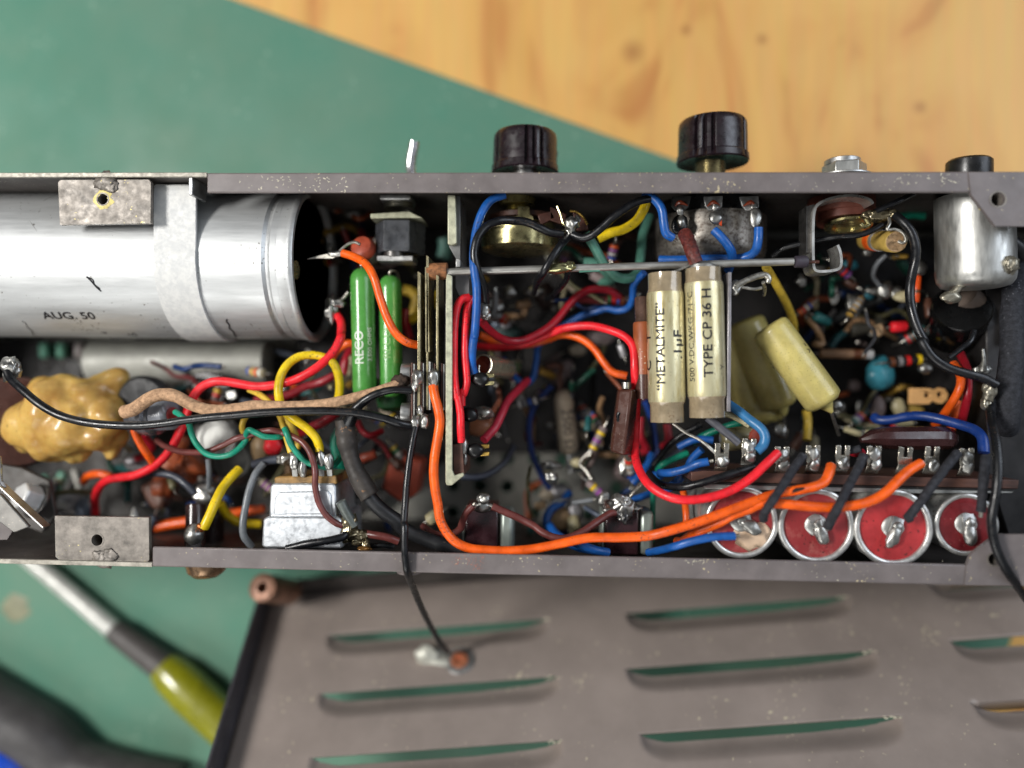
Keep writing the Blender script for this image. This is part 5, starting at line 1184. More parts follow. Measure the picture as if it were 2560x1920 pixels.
for i, (v, a, b, z, w_, m, lab) in enumerate((
        ('C', (680, 980), (860, 1080), -44, 90, PINKGREY, 'pinkish resistor under the push rod'),
        ('N', (1000, 420), (1150, 640), -62, 250, mat('dark brown body', (58, 44, 40), .5), 'large dark brown tube deep between the black leads'),
        ('N', (1330, 400), (1420, 480), -50, 80, CERAM, 'whitish resistor at the bend of the first red wire'),
        ('N', (1900, 1060), (1950, 1210), -40, 85, mat('pale grey bead', (160, 158, 160), .35, .4), 'pale resistor left of the second red wire'),
        ('N', (1060, 1300), (1240, 1180), -60, 70, mat('dull mauve', (92, 78, 74), .5), 'dull mauve resistor above the ceramic resistor'),
        ('O', (1460, 440), (1640, 470), -52, 90, mat('khaki grey', (110, 102, 84), .5), 'khaki resistor beside the ceramic resistor head'),
        ('O', (1450, 520), (1520, 620), -54, 110, mat('khaki grey', (110, 102, 84), .5), 'second khaki resistor beside the ceramic resistor middle'),
        ('O', (1040, 870), (1130, 1040), -52, 75, CREAMW, 'cream resistor inside the deep blue curve'),
        ('O', (960, 1370), (1080, 1320), -48, 90, PEACH, 'tan resistor left of the bright blue loop'),
        ('O', (2000, 1430), (2110, 1440), -36, 60, CREAMW, 'cream resistor touching the solder star'),
        ('O', (1150, 1300), (1280, 1280), -44, 50, GREYW, 'thin grey resistor across the scattered leads'),
        ('H', (1120, 750), (1250, 750), -48, 55, CREAMW, 'cream resistor under the blue wire'),
        ('H', (660, 800), (800, 850), -46, 50, CREAMW, 'cream resistor deep left of the brown lozenge'),
        ('H', (840, 830), (960, 850), -46, 50, CREAMW, 'cream resistor partly under the brown lozenge'),
        ('E', (640, 1150), (700, 1350), -60, 55, mat('white grey tube', (170, 168, 160), .5), 'whitish tube below the wax coil'),
        ('F', (900, 1060), (1040, 1020), -40, 80, BRICK, 'small brick orange resistor by the cracked rubber sleeve'),
        ('F', (1480, 1600), (1600, 1520), -30, 110, CREAMW, 'cream resistor left of the orange bend'),
        ('Q', (1100, 470), (1180, 480), -56, 60, CERAM, 'small pale resistor in the brown black socket'),
        ('E', (480, 1340), (560, 1180), -70, 90, mat('sea green tube', (96, 150, 128), .4), 'sea green tube deep under the wax coil'),
        ('E', (330, 1280), (420, 1220), -70, 80, mat('sea green tube', (96, 150, 128), .4), 'shorter sea green tube deep under the wax coil'),
        ('E', (385, 60), (390, 190), -74, 90, mat('sea green tube', (96, 150, 128), .4), 'sea green tube deep between can and wax coil'),
        ('E', (530, 60), (535, 190), -74, 90, mat('sea green tube', (96, 150, 128), .4), 'second sea green tube deep between can and wax coil'),
        ('E', (690, 60), (690, 190), -74, 90, mat('pale mauve grey tube', (150, 142, 140), .4), 'pale mauve grey tube deep between can and wax coil'))):
    resistor(lab, v, a, b, z, w_, m, (), lead=.6)

# ---------------------------------------------------------------- insulated wires
wire('orange wire arching over the green resistors to the blades', ORANGE, 21, 'B', [(752, 805, -14), (850, 838, -12), (950, 900, -9), (1020, 1020, -7), (1075, 1200, -7), (1135, 1370, -7), (1210, 1500, -7), (1300, 1572, -8), (1395, 1600, -11)], bare=(1.2, 0))
wire('red wire of the tall pair closer to the cream channel', RED, 20, 'N', [(235, 545, -8), (150, 570, -7), (95, 680, -6.5), (70, 900, -6), (65, 1200, -5.5), (72, 1450, -5), (95, 1659, -5), ('O', 105, 150, -5), ('O', 135, 320, -5), ('O', 140, 480, -5), ('O', 145, 640, -6)])
wire('red wire of the tall pair closer to the blue wire', RED, 19, 'N', [(265, 545, -10), (215, 640, -9), (195, 850, -8), (185, 1150, -7.5), (200, 1380, -7.5), (205, 1500, -7.5), (170, 1620, -7.5), ('O', 155, 80, -7.5), ('O', 150, 240, -7.5)])
wire('bright blue wire dropping from the front flange past the rod', BLUE, 21, 'B', [(2150, 300, -8), (2040, 340, -7), (1960, 440, -6), (1905, 600, -6), (1880, 800, -5), (1885, 950, -4), (1905, 1100, -4.5), (1905, 1280, -5), (1890, 1500, -6), ('F', 1885, 0, -7), ('F', 1868, 130, -8), ('F', 1868, 240, -9), ('F', 1885, 320, -10)])
wire('glossy black wire arching over the brass potentiometer', BLACK, 21, 'B', [(1985, 1240, -10), (1960, 1080, -7), (1905, 930, -4.5), (1885, 800, -4), (1920, 660, -4), (2000, 570, -5), (2110, 525, -6), ('C', 0, 525, -8), ('C', 120, 535, -9), ('C', 250, 590, -10), ('C', 330, 625, -11), ('C', 440, 640, -12)])
wire('glossy black wire from the solder star up to the front flange', BLACK, 20, 'C', [(520, 645, -12), (610, 675, -11), (690, 650, -10), (780, 580, -9), (880, 490, -8), (1000, 405, -8), (1100, 355, -8), (1190, 335, -9)])
wire('short black wire from the solder star passing over the rod', BLACK, 19, 'C', [(480, 670, -12), (410, 750, -6), (330, 870, -4.5), (265, 980, -6), (215, 1060, -14), (190, 1150, -26)], fact=(1, 1, .95, .75))
wire('thin black wire hooking under the rod solder joint', BLACK, 14, 'C', [(485, 970, -9), (455, 1060, -14), (380, 1140, -24), (300, 1200, -34)])
wire('fat yellow wire near the drum potentiometer', YEL, 24, 'C', [(1160, 370, -16), (1130, 440, -16), (1070, 530, -17), (960, 600, -18), (850, 630, -18), (740, 680, -18)])
wire('grey green wire looping under the push rod', GGREEN, 24, 'C', [(640, 640, -16), (700, 730, -18), (760, 840, -20), (830, 950, -22), (920, 1015, -24), (1020, 1020, -26), (1090, 960, -28), (1115, 800, -30), (1130, 650, -32), (1190, 480, -34)])
wire('dark grey green wire below the looping one', GGREEN, 22, 'C', [(620, 880, -34), (720, 890, -34), (800, 960, -36), (860, 1040, -40), (760, 1050, -44)])
wire('blue wire bending to the black spotted drum lug', BLUE, 22, 'C', [(1130, 300, -10), (1220, 330, -9), (1290, 420, -8.5), (1310, 540, -8.5), (1330, 630, -9), (1390, 675, -10)], bare=(0, 1.5))
wire('short blue wire from the middle drum lug', BLUE, 22, 'C', [(1745, 605, -12), (1820, 680, -11), (1885, 770, -12), (1900, 850, -15), (1870, 950, -22)])
wire('blue wire from the outer drum lug sweeping under the drum', BLUE, 22, 'C', [(2130, 585, -12), (2125, 700, -12), (2090, 800, -14), (1960, 850, -17), (1700, 855, -20), (1450, 862, -22), (1270, 862, -24)])
wire('brown braided sleeve between drum lug and foil capacitors', BRBROWN, 35, 'C', [(1490, 635, -10), (1530, 720, -7), (1565, 820, -5), (1590, 890, -5)], name='braided_sleeve', cat='sleeve', bare=(1, 0))
wire('black wire running from rod tip up to the jack', BLACK, 14, 'D', [(40, 840, -24), (120, 770, -22), (260, 730, -20), (450, 690, -18), (600, 665, -16), (780, 650, -14), (900, 610, -13), (990, 560, -13)])
wire('short black wire from the jack solder to the front flange', BLACK, 14, 'D', [(930, 445, -13), (1050, 390, -12), (1160, 340, -12), (1260, 290, -14)])
wire('long black lead sweeping from jack past the black can to the corner', BLACK, 22, 'D', [(1100, 480, -12), (1160, 530, -10), (1230, 610, -9), (1270, 720, -9), (1275, 850, -10), (1245, 980, -11), (1225, 1130, -12), (1240, 1290, -11), (1290, 1450, -10), (1350, 1570, -9), ('H', 1330, 50, -8), ('H', 1420, 180, -7), ('H', 1550, 270, -6), ('H', 1700, 320, -5.5), ('H', 1850, 360, -5.5), ('H', 1970, 420, -6)])
wire('second black lead hooking over the glossy black can', BLACK, 14, 'D', [(1780, 1480, -14), (1750, 1560, -12), (1680, 1620, -12), ('H', 1640, 130, -12), ('H', 1560, 190, -12)])
wire('black lead leaving the chassis over the corner gusset', BLACK, 22, 'H', [(1930, 560, -12), (1925, 680, -8), (1945, 780, -4), (1975, 950, 0), (1985, 1150, 2.5), (1970, 1350, 3.5), (1935, 1550, 3.5), ('K', 2005, 90, 3.5), ('K', 2020, 190, 3.5), ('K', 2060, 300, 3), ('K', 2130, 420, 1), ('K', 2260, 600, -6)])
wire('dark blue wire end beneath the black lead corner', DBLUE, 24, 'H', [(915, 700, -34), (960, 725, -32), (1060, 725, -30), (1180, 700, -28), (1320, 690, -26), (1470, 715, -23), (1640, 760, -19), (1780, 810, -15), (1850, 880, -12), (1865, 1010, -10)])
wire('red wire curving over pot region deep in the middle', DRED, 20, 'N', [(355, 780, -10), (430, 880, -14), (560, 985, -20), (700, 1030, -24), (850, 1015, -26), (1050, 920, -28), (1200, 800, -30), (1330, 640, -32), (1450, 520, -34), (1600, 460, -36), (1780, 470, -38), (1900, 545, -40)])
wire('long red wire looping under the brown mica capacitor to the strip', RED, 21, 'N', [(320, 1080, -40), (550, 1100, -38), (850, 1060, -36), (1100, 960, -32), (1300, 885, -28), (1560, 860, -24), (1780, 905, -20), (1960, 985, -17), (2050, 1110, -15), (2065, 1350, -14), (2075, 1540, -17), ('G', 1075, 600, -21), ('G', 1065, 850, -20), ('G', 1065, 1040, -16), ('G', 1110, 1180, -10), ('G', 1190, 1290, -5), ('G', 1320, 1375, -2), ('G', 1480, 1415, 0), ('G', 1680, 1400, 0), ('G', 1880, 1340, 0), ('G', 2060, 1230, -1), ('G', 2212, 1090, -2), ('H', 85, 1010, -4)])
wire('orange wire deep behind the red ones', ORANGE, 19, 'N', [(340, 960, -36), (600, 1060, -42), (900, 1060, -42), (1100, 1010, -40), (1240, 960, -36), (1380, 970, -34), (1520, 1030, -32), (1630, 1130, -31), (1720, 1260, -30), (1820, 1370, -29), (1980, 1415, -28)])
wire('steel blue wire twisting down into the dark middle', BLUE, 17, 'N', [(2170, 270, -24), (2060, 400, -28), (2040, 560, -32), (1990, 660, -35), (1880, 690, -37), (1760, 670, -39), (1640, 700, -41), (1480, 750, -43), (1300, 850, -45), (1120, 960, -46), (1000, 1080, -46), (975, 1250, -45), (940, 1430, -44), (850, 1500, -44), (760, 1450, -44), (680, 1340, -46), (610, 1230, -48)])
wire('deep blue wire bowed beside the ceramic resistor', DBLUE, 15, 'O', [(1150, 20, -50), (1050, 120, -50), (950, 250, -50), (900, 450, -50), (920, 720, -50), (980, 900, -50), (1060, 1060, -50), (1130, 1160, -50)])
wire('faded red wire dropping to the gold forked lug', PINK, 21, 'O', [(880, -40, -40), (770, 70, -34), (660, 190, -28), (590, 340, -24), (520, 480, -22), (450, 560, -20), (395, 620, -18)])
wire('slate black wire curving off the foot of the relay', mat('slate pvc', (58, 62, 72), .35), 17, 'O', [(730, 680, -50), (640, 850, -46), (480, 980, -42), (320, 1030, -38), (150, 1020, -34), (60, 980, -34)])
wire('bright blue loop beside the tan bead', BLUE, 22, 'O', [(1340, 1210, -50), (1260, 1310, -46), (1140, 1390, -44), (1090, 1500, -42), (1110, 1600, -40), ('J', 1350, 90, -36), ('J', 1400, 150, -30), ('J', 1520, 220, -20), ('J', 1640, 245, -14)])
wire('green wire hanging behind the orange wires', GREEN, 14, 'G', [(1220, 1340, -30), (1215, 1480, -28), (1215, 1659, -26), ('J', 2010, 200, -26)])
wire('grey wire across the scattered leads', GREYW, 12, 'O', [(1380, 1310, -40), (1480, 1300, -39), (1600, 1280, -38)], bare=(0, 1))
wire('tinned lead reaching the solder star from above', LEAD, 9, 'O', [(1990, 1280, -26), (2060, 1190, -26), (2140, 1100, -27)])
wire('tinned lead bridging two banded resistors', LEAD, 9, 'O', [(1600, 720, -40), (1460, 870, -42), (1530, 960, -41), (1590, 1060, -40)])
wire('blue wire running behind the solder star', BLUE, 18, 'G', [(1000, 1420, -34), (1090, 1400, -34), (1200, 1360, -35), (1300, 1300, -36)])
wire('blue wire soldered to the first strip lug', BLUE, 21, 'G', [(1700, 1085, -7), (1600, 1105, -8), (1500, 1150, -10), (1380, 1180, -12), (1270, 1185, -16)], bare=(1.5, 0))
wire('second blue wire behind the first strip lug', BLUE, 20, 'G', [(1640, 980, -20), (1560, 1060, -22), (1500, 1180, -24), (1420, 1260, -26), (1330, 1340, -30)])
wire('third blue wire curling deep left of the strip', BLUE, 18, 'G', [(1740, 900, -26), (1640, 890, -27), (1540, 910, -28), (1440, 960, -30)])
wire('blue wire stub deep inside the red loop', BLUE, 20, 'G', [(1210, 1020, -40), (1170, 1110, -38), (1080, 1230, -36), (1040, 1270, -36)])
wire('royal blue wire in the bundle under the mica capacitor', BLUE, 22, 'G', [(1140, 1180, -34), (1200, 1210, -33), (1290, 1200, -30)])
wire('deep blue wire dropping behind the foil capacitors', DBLUE, 16, 'G', [(1150, 560, -44), (1210, 740, -46), (1240, 950, -46), (1230, 1100, -44)])
wire('deep blue wire grazing the mica capacitor edge', BLUE, 9, 'G', [(1098, 330, -16), (1108, 400, -16), (1125, 500, -17)], bare=(0, 2))
wire('green wire curving behind the first lugs', GREEN, 18, 'G', [(2000, 740, -22), (1860, 780, -24), (1700, 840, -27), (1560, 920, -30)])
wire('green wire deep in the bundle left of the strip', GREEN, 16, 'G', [(1520, 1010, -32), (1400, 1060, -32), (1300, 1110, -32), (1260, 1160, -34)])
wire('black wire curving along the front of the terminal strip', BLACK, 19, 'G', [(1180, 1190, -24), (1280, 1280, -14), (1450, 1305, -7), (1620, 1275, -4), (1800, 1220, -3), (1960, 1170, -3.5), (2130, 1120, -5)])
wire('black wire in the bundle above the blue ones', BLACK, 15, 'G', [(1640, 760, -30), (1460, 860, -32), (1340, 960, -34), (1220, 1120, -34)])
wire('dark slate wire in the bundle', mat('slate pvc', (58, 62, 72), .35), 14, 'G', [(1640, 920, -32), (1480, 980, -33), (1330, 1060, -33)])
wire('red wire deep inside the loop', DRED, 20, 'G', [(1110, 700, -40), (1110, 860, -40), (1160, 980, -42), (1110, 1010, -42)])
wire('dark red wire stub behind the foil capacitors', DRED, 18, 'G', [(1340, 760, -44), (1350, 900, -44), (1300, 960, -46)])
wire('grey wire from the second foil capacitor to the lug', mat('slate grey sleeve', (76, 76, 82), .4), 20, 'G', [(1690, 705, -8), (1780, 780, -7), (1880, 860, -6), (1960, 925, -6)])
wire('tinned wire from the METALMITE capacitor to the first lug', LEAD, 8, 'G', [(1390, 755, -8), (1500, 835, -7), (1610, 890, -6), (1690, 950, -5), (1760, 1015, -5)])
wire('cream wire below the steel strip', CREAMW, 14, 'G', [(1840, 670, -14), (1920, 700, -13), (2050, 775, -12)])
wire('steel blue wire bending down to the second lug', mat('greyish blue pvc', (52, 112, 158), .36, specks=.2, speck_rgb=(60, 60, 70)), 24, 'G', [(1870, 590, -14), (1960, 650, -11), (2060, 730, -8), (2150, 800, -6), (2185, 870, -5), (2170, 940, -5), (2115, 995, -5)])
wire('orange upright wire behind the red loop', ORANGE, 17, 'G', [(1480, 1340, -24), (1495, 1440, -22), (1505, 1560, -20), (1505, 1659, -20)])
wire('yellow wire arcing behind the waxed tubes', YEL2, 20, 'S', [(330, 210, -16), (400, 320, -22), (500, 500, -28), (580, 660, -34), (630, 800, -38), (640, 920, -42)])
wire('yellow wire hanging below the waxed tubes', YEL2, 20, 'H', [(330, 640, -42), (345, 750, -42), (335, 900, -40)])
wire('grey wire loop below the ochre resistor', GREYW, 12, 'D', [(1020, 820, -34), (940, 900, -36), (910, 1000, -38), (970, 1090, -40)])
wire('dark teal wire in the dark corner', mat('dark teal pvc', (26, 70, 74), .4), 18, 'D', [(680, 1480, -56), (600, 1540, -56), (540, 1620, -56)])
wire('dull grey wire across the dark corner', mat('dull dark grey pvc', (48, 50, 50), .5), 24, 'D', [(560, 1380, -60), (760, 1300, -58), (980, 1190, -54)])
wire('dark green wire by the satin can', GREEN, 20, 'D', [(1160, 490, -50), (1240, 470, -50), (1350, 480, -50)])
wire('black grey hook wire beyond the satin can', mat('worn black pvc', (34, 34, 36), .45), 32, 'D', [(1990, 660, -22), (2060, 680, -20), (2150, 740, -20), (2230, 830, -22)])
wire('orange wire passing behind the corner leads', ORANGE, 20, 'H', [(1600, 240, -30), (1660, 330, -26), (1660, 440, -24), (1600, 560, -26), (1520, 680, -30), (1440, 770, -34)])
wire('red wire passing behind the corner leads', DRED, 20, 'H', [(1660, 150, -34), (1720, 300, -28), (1725, 480, -26), (1700, 620, -28), (1670, 740, -32)])
wire('second orange wire behind the corner leads', ORANGE, 18, 'H', [(1650, 560, -34), (1610, 700, -34), (1580, 820, -34), (1600, 900, -36)])
wire('dark red wire under the fork between lugs', DRED, 16, 'H', [(700, 1000, -16), (760, 1020, -14), (830, 1000, -12)])
g = G().blob(at('H', 1850, 290, -12), 2.2, (1.3, .7, .6), .4, .5); g.tube([at('H', 1850, 290, -11), at('H', 1865, 220, -9), at('H', 1855, 110, -8)], [1.4, .7, .4], seg=10)
tag(g.link('solder_joint', SOLDER, smooth=180), 'spiky solder joint above the black lead corner', 'solder joint', 'solder joints')
g = G().blob(at('H', 1910, 480, -9), 2.6, (.8, 1.2, .7), .5, .4); g.blob(at('H', 1890, 570, -11), 2.2, (.8, 1.2, .7), .5, .4)
tag(g.link('solder_joint', MATS['grimy solder'], smooth=180), 'grimy solder joint where the black lead leaves the corner', 'solder joint', 'solder joints')
# orange wires to the strip
wire('long orange wire from the blades round to the third strip lug', ORANGE, 24, 'F', [(1530, 430, -5), (1545, 520, -4), (1575, 640, -3), (1588, 740, -3), (1570, 880, -3), (1545, 1030, -3), (1535, 1180, -3), (1548, 1330, -3), (1570, 1450, -3), ('J', 640, 45, -3), ('J', 682, 130, -3), ('J', 745, 196, -3), ('J', 830, 234, -3), ('J', 920, 246, -3), ('J', 1080, 252, -3), ('J', 1240, 240, -3), ('J', 1420, 205, -3), ('J', 1600, 168, -3), ('J', 1800, 165, -2), ('J', 1980, 155, -1), ('J', 2130, 120, 1), ('K', 130, 55, 2), ('H', 0, 1385, 2), ('H', 180, 1345, 2), ('H', 370, 1310, 1), ('H', 480, 1265, 0), ('H', 525, 1190, -1), ('H', 545, 1120, -3)], bare=(1.5, 1.0))
wire('orange wire from the eighth strip lug sinking behind the blue one', ORANGE, 24, 'H', [(1320, 1100, -3), (1220, 1160, -1), (1120, 1250, 1), (1020, 1350, 2), (900, 1420, 2.5), (760, 1460, 3), (560, 1480, 3), (320, 1470, 3), (120, 1450, 3), ('G', 2160, 1450, 2), ('G', 2040, 1500, 1), ('G', 1900, 1550, 0), ('G', 1780, 1620, -2), ('K', 90, 130, -5), ('K', 0, 190, -12), ('J', 2180, 190, -20)], bare=(1.0, 0))
tag(G().prism([at('H', x, y, 3.45) for x, y in ((185, 1350), (240, 1315), (310, 1308), (312, 1325), (260, 1345), (195, 1365))], (0, 0, -.6)).link('burn_mark', mat('dark burn', (40, 22, 16), .6)), 'dark scorch mark on the upper orange wire', 'mark')
wire('blue wire soldered to the glue smeared capacitor', BLUE, 20, 'J', [(1990, 262, -12), (2080, 245, -6), (2170, 220, -2), ('K', 60, 190, 0), ('K', 200, 162, 1), ('K', 340, 155, 1)], bare=(0, 1.4))
wire('blue wire dipping under the rear rail', BLUE, 22, 'J', [(1490, 190, -14), (1560, 215, -12), (1640, 245, -12), (1730, 262, -14)])
# black braided sleeves
for lab, L_ in (('black braided sleeve from the fourth lug to the glue smeared capacitor', [('H', 305, 1030, -2), ('H', 225, 1140, 0), ('H', 130, 1290, 3.5), ('H', 40, 1420, 6.5), ('H', -30, 1530, 5), ('K', 525, 45, 1.5)]),
                ('black braided sleeve from the sixth lug to the speckled capacitor', [('H', 830, 1030, -2), ('H', 770, 1160, 0), ('H', 690, 1310, 3), ('H', 610, 1470, 6.5), ('H', 535, 1610, 3), ('K', 945, 95, 1.5)]),
                ('black braided sleeve from the ninth lug to the brightest capacitor', [('H', 1640, 1010, -2), ('H', 1540, 1130, 0), ('H', 1420, 1290, 1.5), ('H', 1320, 1430, 1.5), ('H', 1210, 1570, 1), ('K', 1480, 30, 1)]),
                ('upright black braided sleeve to the maroon capacitor', [('H', 1880, 1040, -4), ('H', 1870, 1160, -2), ('H', 1855, 1330, 0), ('H', 1840, 1520, 0)])):
    wire(lab, BRAID, 22, 'H', L_, name='braided_sleeve', cat='sleeve', group='black braided sleeves', wob=.10, bare=(0, 1.6))
wire('short black sleeve between two strip lugs', BRAID, 18, 'H', [(660, 1000, -8), (740, 985, -7), (800, 970, -6)], name='braided_sleeve', cat='sleeve', group='black braided sleeves')
# left half
wire('long black wire from the coil flange to the relay', BLACK, 21, 'E', [(60, 300, -4), (95, 370, -3), (200, 470, -1), (330, 580, 0), (480, 670, 0), (640, 725, 0), (820, 758, 0), (1000, 772, 0), (1200, 775, 0), (1400, 758, 0), (1600, 728, 0), (1800, 705, 0), (2000, 688, 0), ('F', 0, 668, 0), ('F', 200, 655, 0), ('F', 450, 648, 0), ('F', 700, 650, -1), ('F', 900, 668, -2), ('F', 1100, 710, -3), ('F', 1240, 755, -4), ('F', 1345, 775, -6)])
wire('thick tan cloth covered sleeve waving from coil to relay', FABRIC, 28, 'E', [(1080, 655, -10), (1150, 635, -8), (1230, 580, -7), (1330, 520, -6), (1430, 505, -6), (1530, 525, -6), (1640, 585, -6), (1760, 628, -6), (1900, 638, -6), (2080, 620, -6), ('F', 0, 598, -6), ('F', 160, 605, -6), ('F', 340, 606, -6), ('F', 560, 590, -6), ('F', 760, 555, -6), ('F', 960, 500, -6), ('F', 1120, 450, -6), ('F', 1230, 405, -7)], fact=(1.25, 1.2, 1.15, 1.0, .95, .95, .9, .75), name='cloth_sleeve', cat='sleeve', wob=.08, seg=20)
tag(G().blob(at('F', 1250, 385, -7), 2.4, (1.1, .8, .8), .7, .3).link('frayed_cloth', mat('frayed brown cloth', (60, 46, 36), .9, bump=.4, bscale=900), smooth=180), 'frayed dark cloth end of the tan sleeve', 'cloth')
wire('long red wire snaking from the can tags to the base', RED, 22, 'B', [(690, 1320, -26), (735, 1400, -22), (735, 1500, -20), ('F', 730, 20, -18), ('F', 680, 120, -17), ('F', 590, 220, -16), ('F', 470, 310, -15), ('F', 320, 385, -15), ('F', 150, 425, -15), ('F', 0, 435, -15), ('E', 2080, 415, -15), ('E', 1960, 395, -15), ('E', 1850, 395, -15), ('E', 1750, 435, -16), ('E', 1680, 510, -17), ('E', 1630, 620, -18), ('E', 1590, 740, -20), ('E', 1540, 860, -22), ('E', 1480, 970, -23), ('E', 1400, 1070, -24), ('E', 1290, 1150, -25), ('E', 1160, 1205, -26), ('E', 1020, 1225, -28), ('E', 920, 1250, -30), ('E', 850, 1320, -34), ('E', 820, 1420, -40), ('E', 825, 1530, -48)], bare=(1.5, 0))
wire('second red wire shadowing the long one', DRED, 20, 'F', [(700, 330, -34), (560, 400, -34), (420, 440, -36), (300, 500, -38), (150, 540, -40), (0, 550, -42)])
wire('dark red wire crossing under the yellow loop', DRED, 24, 'F', [(700, 660, -30), (600, 730, -30), (480, 790, -32), (380, 840, -36)])
wire('dark red wire low behind the cracked sleeve', DRED, 16, 'F', [(880, 730, -30), (920, 820, -30), (990, 860, -30), (1090, 820, -34)])
wire('faint red wires beyond the yellow loop', DRED, 26, 'F', [(830, 100, -44), (780, 220, -42), (760, 330, -42)])
wire('orange wire peeping between the green resistor and red wire', ORANGE, 20, 'F', [(850, 60, -30), (780, 70, -30), (700, 130, -32), (660, 190, -34)])
wire('fat yellow wire looping round to the transformer', YEL, 22, 'F', [(712, 540, -22), (722, 450, -20), (712, 340, -18), (670, 240, -17), (590, 185, -17), (480, 165, -17), (370, 180, -16), (280, 240, -15), (220, 330, -14), (195, 430, -13), (200, 540, -12), (240, 640, -10), (330, 720, -9), (430, 790, -9), (510, 870, -9), (545, 950, -10), (548, 1000, -10)], bare=(0, 1.5))
wire('thin yellow wire to the transformer terminal', YEL2, 16, 'Q', [(1430, 505, -20), (1540, 555, -18), (1660, 650, -16), (1760, 780, -14), (1810, 920, -12), (1850, 1060, -11), (1890, 1200, -10)], bare=(0, 1.5))
wire('second thin yellow wire beside the first at the transformer', YEL2, 16, 'Q', [(1800, 780, -18), (1880, 880, -18), (1940, 1000, -18), (1970, 1100, -18), (1960, 1160, -18)])
wire('short curved yellow wire crossing under the black wire', YEL2, 15, 'Q', [(1420, 770, -18), (1370, 840, -17), (1350, 920, -17), (1370, 980, -18), (1420, 1040, -22)])
wire('frayed fat yellow stub over the rear rail corner', YEL, 24, 'R', [(1320, 410, -22), (1230, 500, -19), (1140, 610, -16), (1070, 740, -13), (1010, 880, -11), (955, 1000, -10), (925, 1060, -10)])
tag(G().blob(at('R', 905, 1050, -9.6), 1.6, (1.0, .9, .7), .6, .3).link('copper_strands', COPPER, smooth=180), 'frayed copper strands at the tip of the yellow stub', 'wire end')
wire('yellow wire curling low behind the frayed stub', YEL, 22, 'R', [(1110, 790, -32), (1150, 870, -34), (1230, 950, -36), (1350, 1010, -38), (1560, 1020, -40)])
wire('teal green wire hanging in a bow and round the brown one', GREEN, 15, 'Q', [(610, 750, -12), (690, 800, -10), (760, 880, -10), (790, 990, -11), (850, 1110, -11), (950, 1210, -11), (1080, 1245, -11), (1220, 1220, -11), (1330, 1140, -12), (1390, 1060, -13), (1400, 990, -11), (1430, 950, -9), (1500, 980, -9), (1600, 1025, -9), (1740, 1030, -10), (1830, 1000, -13)], wob=.02)
wire('teal green wire dropping to the transformer terminals', GREEN, 15, 'Q', [(1820, 930, -9), (1850, 1010, -8), (1890, 1110, -8), (1970, 1220, -8), (2070, 1310, -9), ('F', 520, 1115, -9), ('F', 600, 1135, -10), ('F', 680, 1110, -12), ('F', 740, 1030, -16)])
wire('dark green wire behind the cracked sleeve', GREEN, 26, 'F', [(760, 780, -34), (700, 860, -34), (690, 960, -34), (720, 1080, -34), (760, 1150, -36)])
wire('brown wire twisting with the green one down to the tag', BROWNW, 16, 'Q', [(400, 1060, -24), (500, 1130, -21), (640, 1185, -18), (800, 1200, -16), (960, 1190, -14), (1120, 1130, -13), (1280, 1050, -12), (1420, 1010, -12), (1540, 975, -11), (1680, 955, -10), (1800, 985, -11), (1920, 1030, -9), (2030, 1100, -8), (2110, 1220, -7), (2150, 1350, -7), ('F', 512, 1200, -6.5), ('F', 512, 1300, -6.5), ('F', 540, 1430, -6.5), ('F', 600, 1540, -6.5), ('F', 680, 1610, -7), ('F', 745, 1640, -8)], wob=.08)
wire('dusty orange wire beneath the wax coil', ORANGE, 20, 'Q', [(140, 870, -16), (170, 980, -18), (230, 1110, -20), (310, 1230, -22), (370, 1320, -25)])
wire('orange wire lying deep beside the brown terminal', ORANGE, 26, 'R', [(340, 1060, -46), (480, 1035, -46), (620, 1010, -46), (760, 990, -46)])
wire('orange wire deep between yellow wires and transformer', ORANGE, 22, 'R', [(1080, 930, -54), (1250, 900, -54), (1440, 870, -52), (1600, 850, -52)])
wire('orange wire curling under the long red wire', ORANGE, 20, 'E', [(960, 1215, -40), (860, 1190, -40), (760, 1210, -42), (720, 1260, -44)])
wire('dark crimson wire falling beside the long red wire', DRED, 20, 'E', [(1240, 860, -34), (1310, 960, -38), (1230, 1040, -42), (1140, 1060, -46)])
wire('grey black wire arching over the pinkish block', mat('slate pvc', (58, 62, 72), .35), 18, 'R', [(150, 500, -32), (300, 470, -30), (450, 460, -28), (600, 490, -27), (720, 570, -26), (830, 680, -26)])
wire('grey sleeved lead dropping to the ragged solder joint', GREYW, 13, 'R', [(975, 300, -22), (985, 450, -23), (985, 620, -26)])
wire('clear grey sleeve bowed beside the transformer', GREYW, 18, 'R', [(1590, 350, -20), (1500, 460, -18), (1430, 640, -16), (1390, 820, -15), (1360, 1000, -14), (1370, 1150, -14), (1460, 1270, -16)])
wire('dark grey lead towards the transformer terminals', mat('slate pvc', (58, 62, 72), .35), 22, 'Q', [(1480, 1330, -24), (1620, 1290, -22), (1780, 1270, -20), (1880, 1240, -18)])
